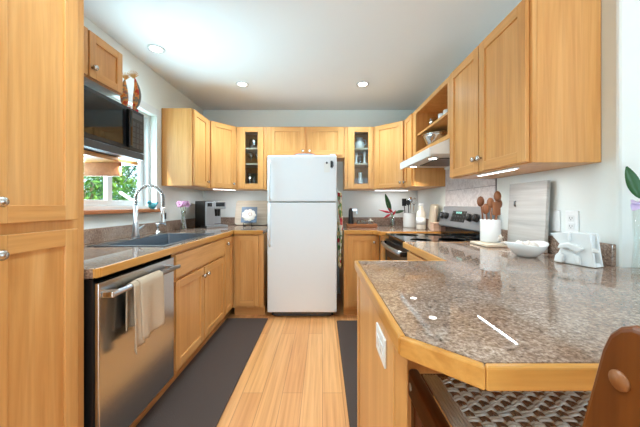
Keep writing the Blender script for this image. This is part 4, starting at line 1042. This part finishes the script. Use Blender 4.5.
starfish('bleached starfish propped against the spoon crock', (1.15, 1.845, CT + 0.052), 0.036, 0.2, 1.3)
t = thing('ceramic_bowl', 'white leaf-shaped ceramic bowl on the peninsula counter', 'bowl', (1.04, 1.45, CT + 0.0012), 0.2)
bm = B(); prof = [(0, 0.0), (0.045, 0.0), (0.055, 0.008), (0.085, 0.04), (0.105, 0.074), (0.101, 0.076), (0.08, 0.044), (0.05, 0.014), (0, 0.012)]
lathe(bm, prof, 40)
for v in bm.verts:
    a = math.atan2(v.co.y, v.co.x); rr = math.hypot(v.co.x, v.co.y); k = max(0, (rr - 0.05) / 0.055)
    v.co.x *= 0.92; v.co.y *= 0.92; v.co.z *= 0.96
    v.co.x *= 1 + 0.10 * k * abs(math.cos(a)) ** 4; v.co.y *= 1 - 0.12 * k
    v.co.z += k * (0.008 * math.cos(2 * a) - 0.006)
obj('bowl', bm, 'white_ceramic', t)
for k, (dx, dy) in enumerate(((-0.030, -0.005), (0.022, 0.018), (0.014, -0.032), (-0.016, 0.036))):
    o = thing('sea_shell', 'pale sea shells lying together in the white leaf-shaped bowl', 'shell', (1.04 + dx, 1.45 + dy, CT + 0.026), k * 1.3, 'shells in the white bowl')
    bm = B(); lathe(bm, [(0.0, 0.0), (0.02, 0.004), (0.026, 0.02), (0.016, 0.038), (0.007, 0.05), (0, 0.054)], 14)
    for v in bm.verts: v.co.x *= 1.0 + 0.2 * math.sin(v.co.z * 200)
    obj('shell', bm, 'shell', o)
t = thing('whitewashed_board', 'large whitewashed grey wood board leaning on the wall behind the bowl', 'cutting board', (1.196, 1.69, CT + 0.0025), RR)
leaning(t, lambda b: box(b, -0.155, 0.155, 0, 0.02, 0, 0.395), math.radians(-2.5), 'greyboard', 'board', 0.003)
bm = B(); tube(bm, [(-0.09, -0.006, 0.285), (-0.09, -0.03, 0.28), (-0.09, -0.03, 0.255), (-0.09, -0.01, 0.25)], 0.005, 8); o = obj('iron_ring', bm, 'midgrey', t); o.location = (0, 0.035, 0)
def wallplate(lab, y, outlet):
    t = thing('outlet' if outlet else 'cover_plate', lab, 'outlet' if outlet else 'wall plate', (XR, y, 1.09))
    bm = B(); box(bm, -0.007, -0.0005, -0.036, 0.036, -0.057, 0.057); obj('plate', bm, 'white_plastic', t, 0.003)
    if outlet:
        for zz in (-0.02, 0.02):
            bm = B(); box(bm, -0.010, -0.0075, -0.017, 0.017, zz - 0.015, zz + 0.015); so = obj('socket', bm, 'white_ceramic', t, 0.004)
            bm = B(); box(bm, -0.0108, -0.0098, -0.008, -0.006, zz - 0.003, zz + 0.006); box(bm, -0.0108, -0.0098, 0.006, 0.008, zz - 0.003, zz + 0.006); box(bm, -0.0108, -0.0098, -0.002, 0.002, zz - 0.01, zz - 0.006); obj('slot', bm, 'black', so)
wallplate('blank white wall plate between the grey board and the outlet', 1.535, False)
wallplate('white duplex wall outlet above the napkin holder', 1.428, True)
t = thing('napkin_holder', 'white sculpted wave napkin holder on the counter beneath the outlet', 'napkin holder', (1.10, 1.33, CT + 0.0012), math.atan2(-0.15, 0.05))
# local x runs along the holder toward the camera, y is its thickness, z up
out1 = [(0.0, 0.0), (0.205, 0.0), (0.195, 0.05), (0.188, 0.095), (0.18, 0.14), (0.12, 0.142), (0.06, 0.14), (-0.02, 0.128), (0.0, 0.11), (0.03, 0.085), (0.035, 0.065), (0.025, 0.045), (0.008, 0.03)]
def slabxz(bm, pts, y0, y1, mi=0):
    a = [bm.verts.new((p[0] * 0.77, y0, p[1])) for p in pts]; b = [bm.verts.new((p[0] * 0.77, y1, p[1])) for p in pts]
    bm.faces.new(a); bm.faces.new(b[::-1])
    for i in range(len(pts)): bm.faces.new((a[i], b[i], b[(i + 1) % len(pts)], a[(i + 1) % len(pts)]))
bm = B(); slabxz(bm, out1, -0.03, -0.016); slabxz(bm, out1, 0.016, 0.03); slabxz(bm, [(0, 0), (0.205, 0), (0.2, 0.016), (0.005, 0.016)], -0.0155, 0.0155); obj('body', bm, 'white_ceramic', t, 0.004)
bm = B()
slabxz(bm, [(0.035, 0.065), (0.09, 0.072), (0.14, 0.055), (0.165, 0.075), (0.13, 0.09), (0.085, 0.095), (0.045, 0.085)], -0.052, -0.031)
slabxz(bm, [(0.07, 0.14), (0.085, 0.10), (0.10, 0.10), (0.095, 0.142)], -0.044, -0.031)
slabxz(bm, [(0.02, 0.002), (0.06, 0.002), (0.07, 0.035), (0.05, 0.05), (0.035, 0.03)], -0.05, -0.031)
slabxz(bm, [(0.11, 0.05), (0.125, 0.01), (0.15, 0.002), (0.145, 0.04)], -0.046, -0.031)
slabxz(bm, [(0.186, 0.085), (0.215, 0.075), (0.222, 0.062), (0.19, 0.06)], -0.03, -0.0165)
obj('wave_relief', bm, 'white_ceramic', t, 0.007, 3)
t2 = thing('napkin_stack', 'folded white paper napkins held in the wave napkin holder', 'napkins', (1.10, 1.33, CT + 0.0185), math.atan2(-0.15, 0.05))
bm = B()
for k in range(6): box(bm, 0.035, 0.137, -0.0135 + k * 0.0045, -0.0098 + k * 0.0045, 0.0, 0.122 - 0.002 * (k % 3))
obj('fold', bm, 'paper', t2)
t = thing('orchid_vase', 'tall clear vase with lilac flower and broad leaf by the wall end', 'vase', (1.195, 1.04, CT + 0.0012))
bm = B(); lathe(bm, [(0, 0), (0.045, 0), (0.046, 0.01), (0.04, 0.12), (0.046, 0.27), (0.043, 0.27), (0.037, 0.12), (0.042, 0.012), (0, 0.012)], 24); obj('glass', bm, 'vaseglass', t)
bm = B(); tube(bm, [(0.01, 0, 0.013), (0, 0, 0.15), (-0.04, -0.01, 0.285)], 0.004, 8); tube(bm, [(-0.01, 0, 0.013), (0.01, 0, 0.2), (0.0, 0, 0.33)], 0.004, 8); obj('stems', bm, 'stem', t)
bm = B(); leaf(bm, (-0.035, 0, 0.285), (-0.42, 0.05, 1), (-0.3, -0.95, 0.1), 0.125, 0.024, -0.05); obj('leaf', bm, 'leaf', t, solid=0.002)
bm = B(); leaf(bm, (-0.01, 0, 0.29), (0.8, 0.05, 1), (-0.5, -0.9, 0.1), 0.16, 0.034, -0.05); obj('leaf', bm, 'leaf_dark', t, solid=0.002)
bm = B()
for k in range(5):
    a = k * 1.257; leaf(bm, (-0.075, -0.03, 0.268), (math.cos(a), -0.5, 0.5 * math.sin(a) - 0.1), (0, -0.6, 0.8), 0.045, 0.016, 0.3, 6)
obj('flower', bm, 'lilac', t, solid=0.002)

# ------------------------------------------------------------------ glassware in the glass cabinets and bowls in the open cabinet
def stem_glass(lab, loc, s=1.0, grp=None):
    t = thing('wine_glass', lab, 'glass', loc, 0, grp); bm = B()
    lathe(bm, [(0, 0), (0.032 * s, 0), (0.03 * s, 0.004), (0.004, 0.008), (0.004, 0.06 * s), (0.03 * s, 0.085 * s), (0.034 * s, 0.115 * s), (0.028 * s, 0.15 * s), (0.026 * s, 0.15 * s), (0.032 * s, 0.115 * s), (0.028 * s, 0.088 * s), (0, 0.066 * s)], 18); obj('bowl', bm, 'crystal', t); return t
zs = (Z0u + 0.0185, 1.6895, 1.8795)
g1 = stem_glass('stemmed wine glass in the corner-side spot on the middle shelf of the stemware cabinet', (-0.90, 3.58, zs[1]))
dup(g1, (-0.825, 3.59, zs[1]), label='stemmed wine glass on the fridge side of the middle shelf of the stemware cabinet')
jar('glass_bowl', 'round clear glass bowl on the top shelf of the stemware cabinet', (-0.86, 3.60, zs[2]), 0.07, 0.14, 'crystal', prof=[(0, 0), (0.035, 0), (0.06, 0.03), (0.07, 0.07), (0.06, 0.115), (0.045, 0.13), (0.043, 0.13), (0.057, 0.112), (0.067, 0.07), (0.057, 0.033), (0.03, 0.006), (0, 0.006)])
f1 = jar('tall_glass', 'tall clear glasses lined up on the bottom shelf of the stemware cabinet', (-0.915, 3.58, zs[0]), 0.026, 0.19, 'crystal', grp='tall glasses in the stemware cabinet')
for x in (-0.86, -0.805): dup(f1, (x, 3.58, zs[0]))
t = thing('pitcher', 'white pottery pitcher on the top shelf of the pottery cabinet', 'pitcher', (0.47, 3.60, zs[2]))
bm = B(); lathe(bm, [(0, 0), (0.045, 0), (0.062, 0.04), (0.058, 0.08), (0.035, 0.115), (0.042, 0.145), (0.039, 0.145), (0.032, 0.115), (0, 0.1)], 24); obj('body', bm, 'white_ceramic', t)
bm = B(); tube(bm, [(0.04, 0, 0.12), (0.075, 0, 0.12), (0.08, 0, 0.07), (0.055, 0, 0.05)], 0.007, 8); obj('handle', bm, 'white_ceramic', t)
def cstick(lab, loc, h, r=0.018):
    t = thing('candle_holder', lab, 'candle holder', loc); bm = B(); lathe(bm, [(0, 0), (r * 1.5, 0), (r * 1.4, 0.01), (r * 0.7, 0.03), (r * 0.6, h * 0.6), (r, h * 0.75), (r, h), (0, h)], 18); obj('body', bm, 'white_ceramic', t)
cstick('white candle holder on the fridge side of the pottery cabinet middle shelf', (0.425, 3.56, zs[1]), 0.14)
cstick('white candle holder on the hood side of the pottery cabinet middle shelf', (0.525, 3.56, zs[1]), 0.15)
jar('water_goblet', 'clear glass goblet between the two white candle holders', (0.475, 3.62, zs[1]), 0.03, 0.12)
t = thing('bottle_vase', 'tall slender white vase on the bottom shelf of the pottery cabinet', 'vase', (0.475, 3.58, zs[0]))
bm = B(); lathe(bm, [(0, 0), (0.03, 0), (0.034, 0.02), (0.03, 0.1), (0.022, 0.16), (0.026, 0.2), (0.023, 0.2), (0.02, 0.16), (0, 0.15)], 20); obj('body', bm, 'white_ceramic', t)
t = thing('mixing_bowl', 'polished deep steel mixing bowl in the open cabinet above the hood', 'bowl', (1.085, 2.66, 1.7305))
bm = B(); lathe(bm, [(0, 0), (0.07, 0.004), (0.105, 0.05), (0.135, 0.12), (0.14, 0.14), (0.134, 0.14), (0.128, 0.12), (0.1, 0.055), (0.065, 0.008), (0, 0.006)], 32); o = obj('bowl', bm, 'steelbowl', t)
bm = B(); lathe(bm, [(0.138, 0.137), (0.145, 0.140), (0.139, 0.143), (0.136, 0.140)], 32); obj('rim', bm, 'chrome', t)
t.location.z = 1.691
t = thing('small_pot', 'small reddish clay pot beside the steel bowl in the open cabinet', 'pot', (1.06, 2.28, 1.691))
bm = B(); lathe(bm, [(0, 0), (0.035, 0), (0.045, 0.04), (0.04, 0.075), (0.045, 0.085), (0.041, 0.085), (0.036, 0.075), (0, 0.07)], 20); obj('body', bm, 'pinkbox', t)
for k, (lab, y, m_) in enumerate((('clear tumbler standing alone deepest on the open cabinet shelf', 2.62, 'glassware'), ('small white cup first in line on the open cabinet shelf', 2.42, 'white_ceramic'), ('small white cup last in line on the open cabinet shelf, nearer the two-door cabinet', 2.32, 'white_ceramic'))):
    jar('tumbler' if k == 0 else 'cup', lab, (1.02, y, 1.8905), 0.034, 0.085 if k == 0 else 0.06, m_)
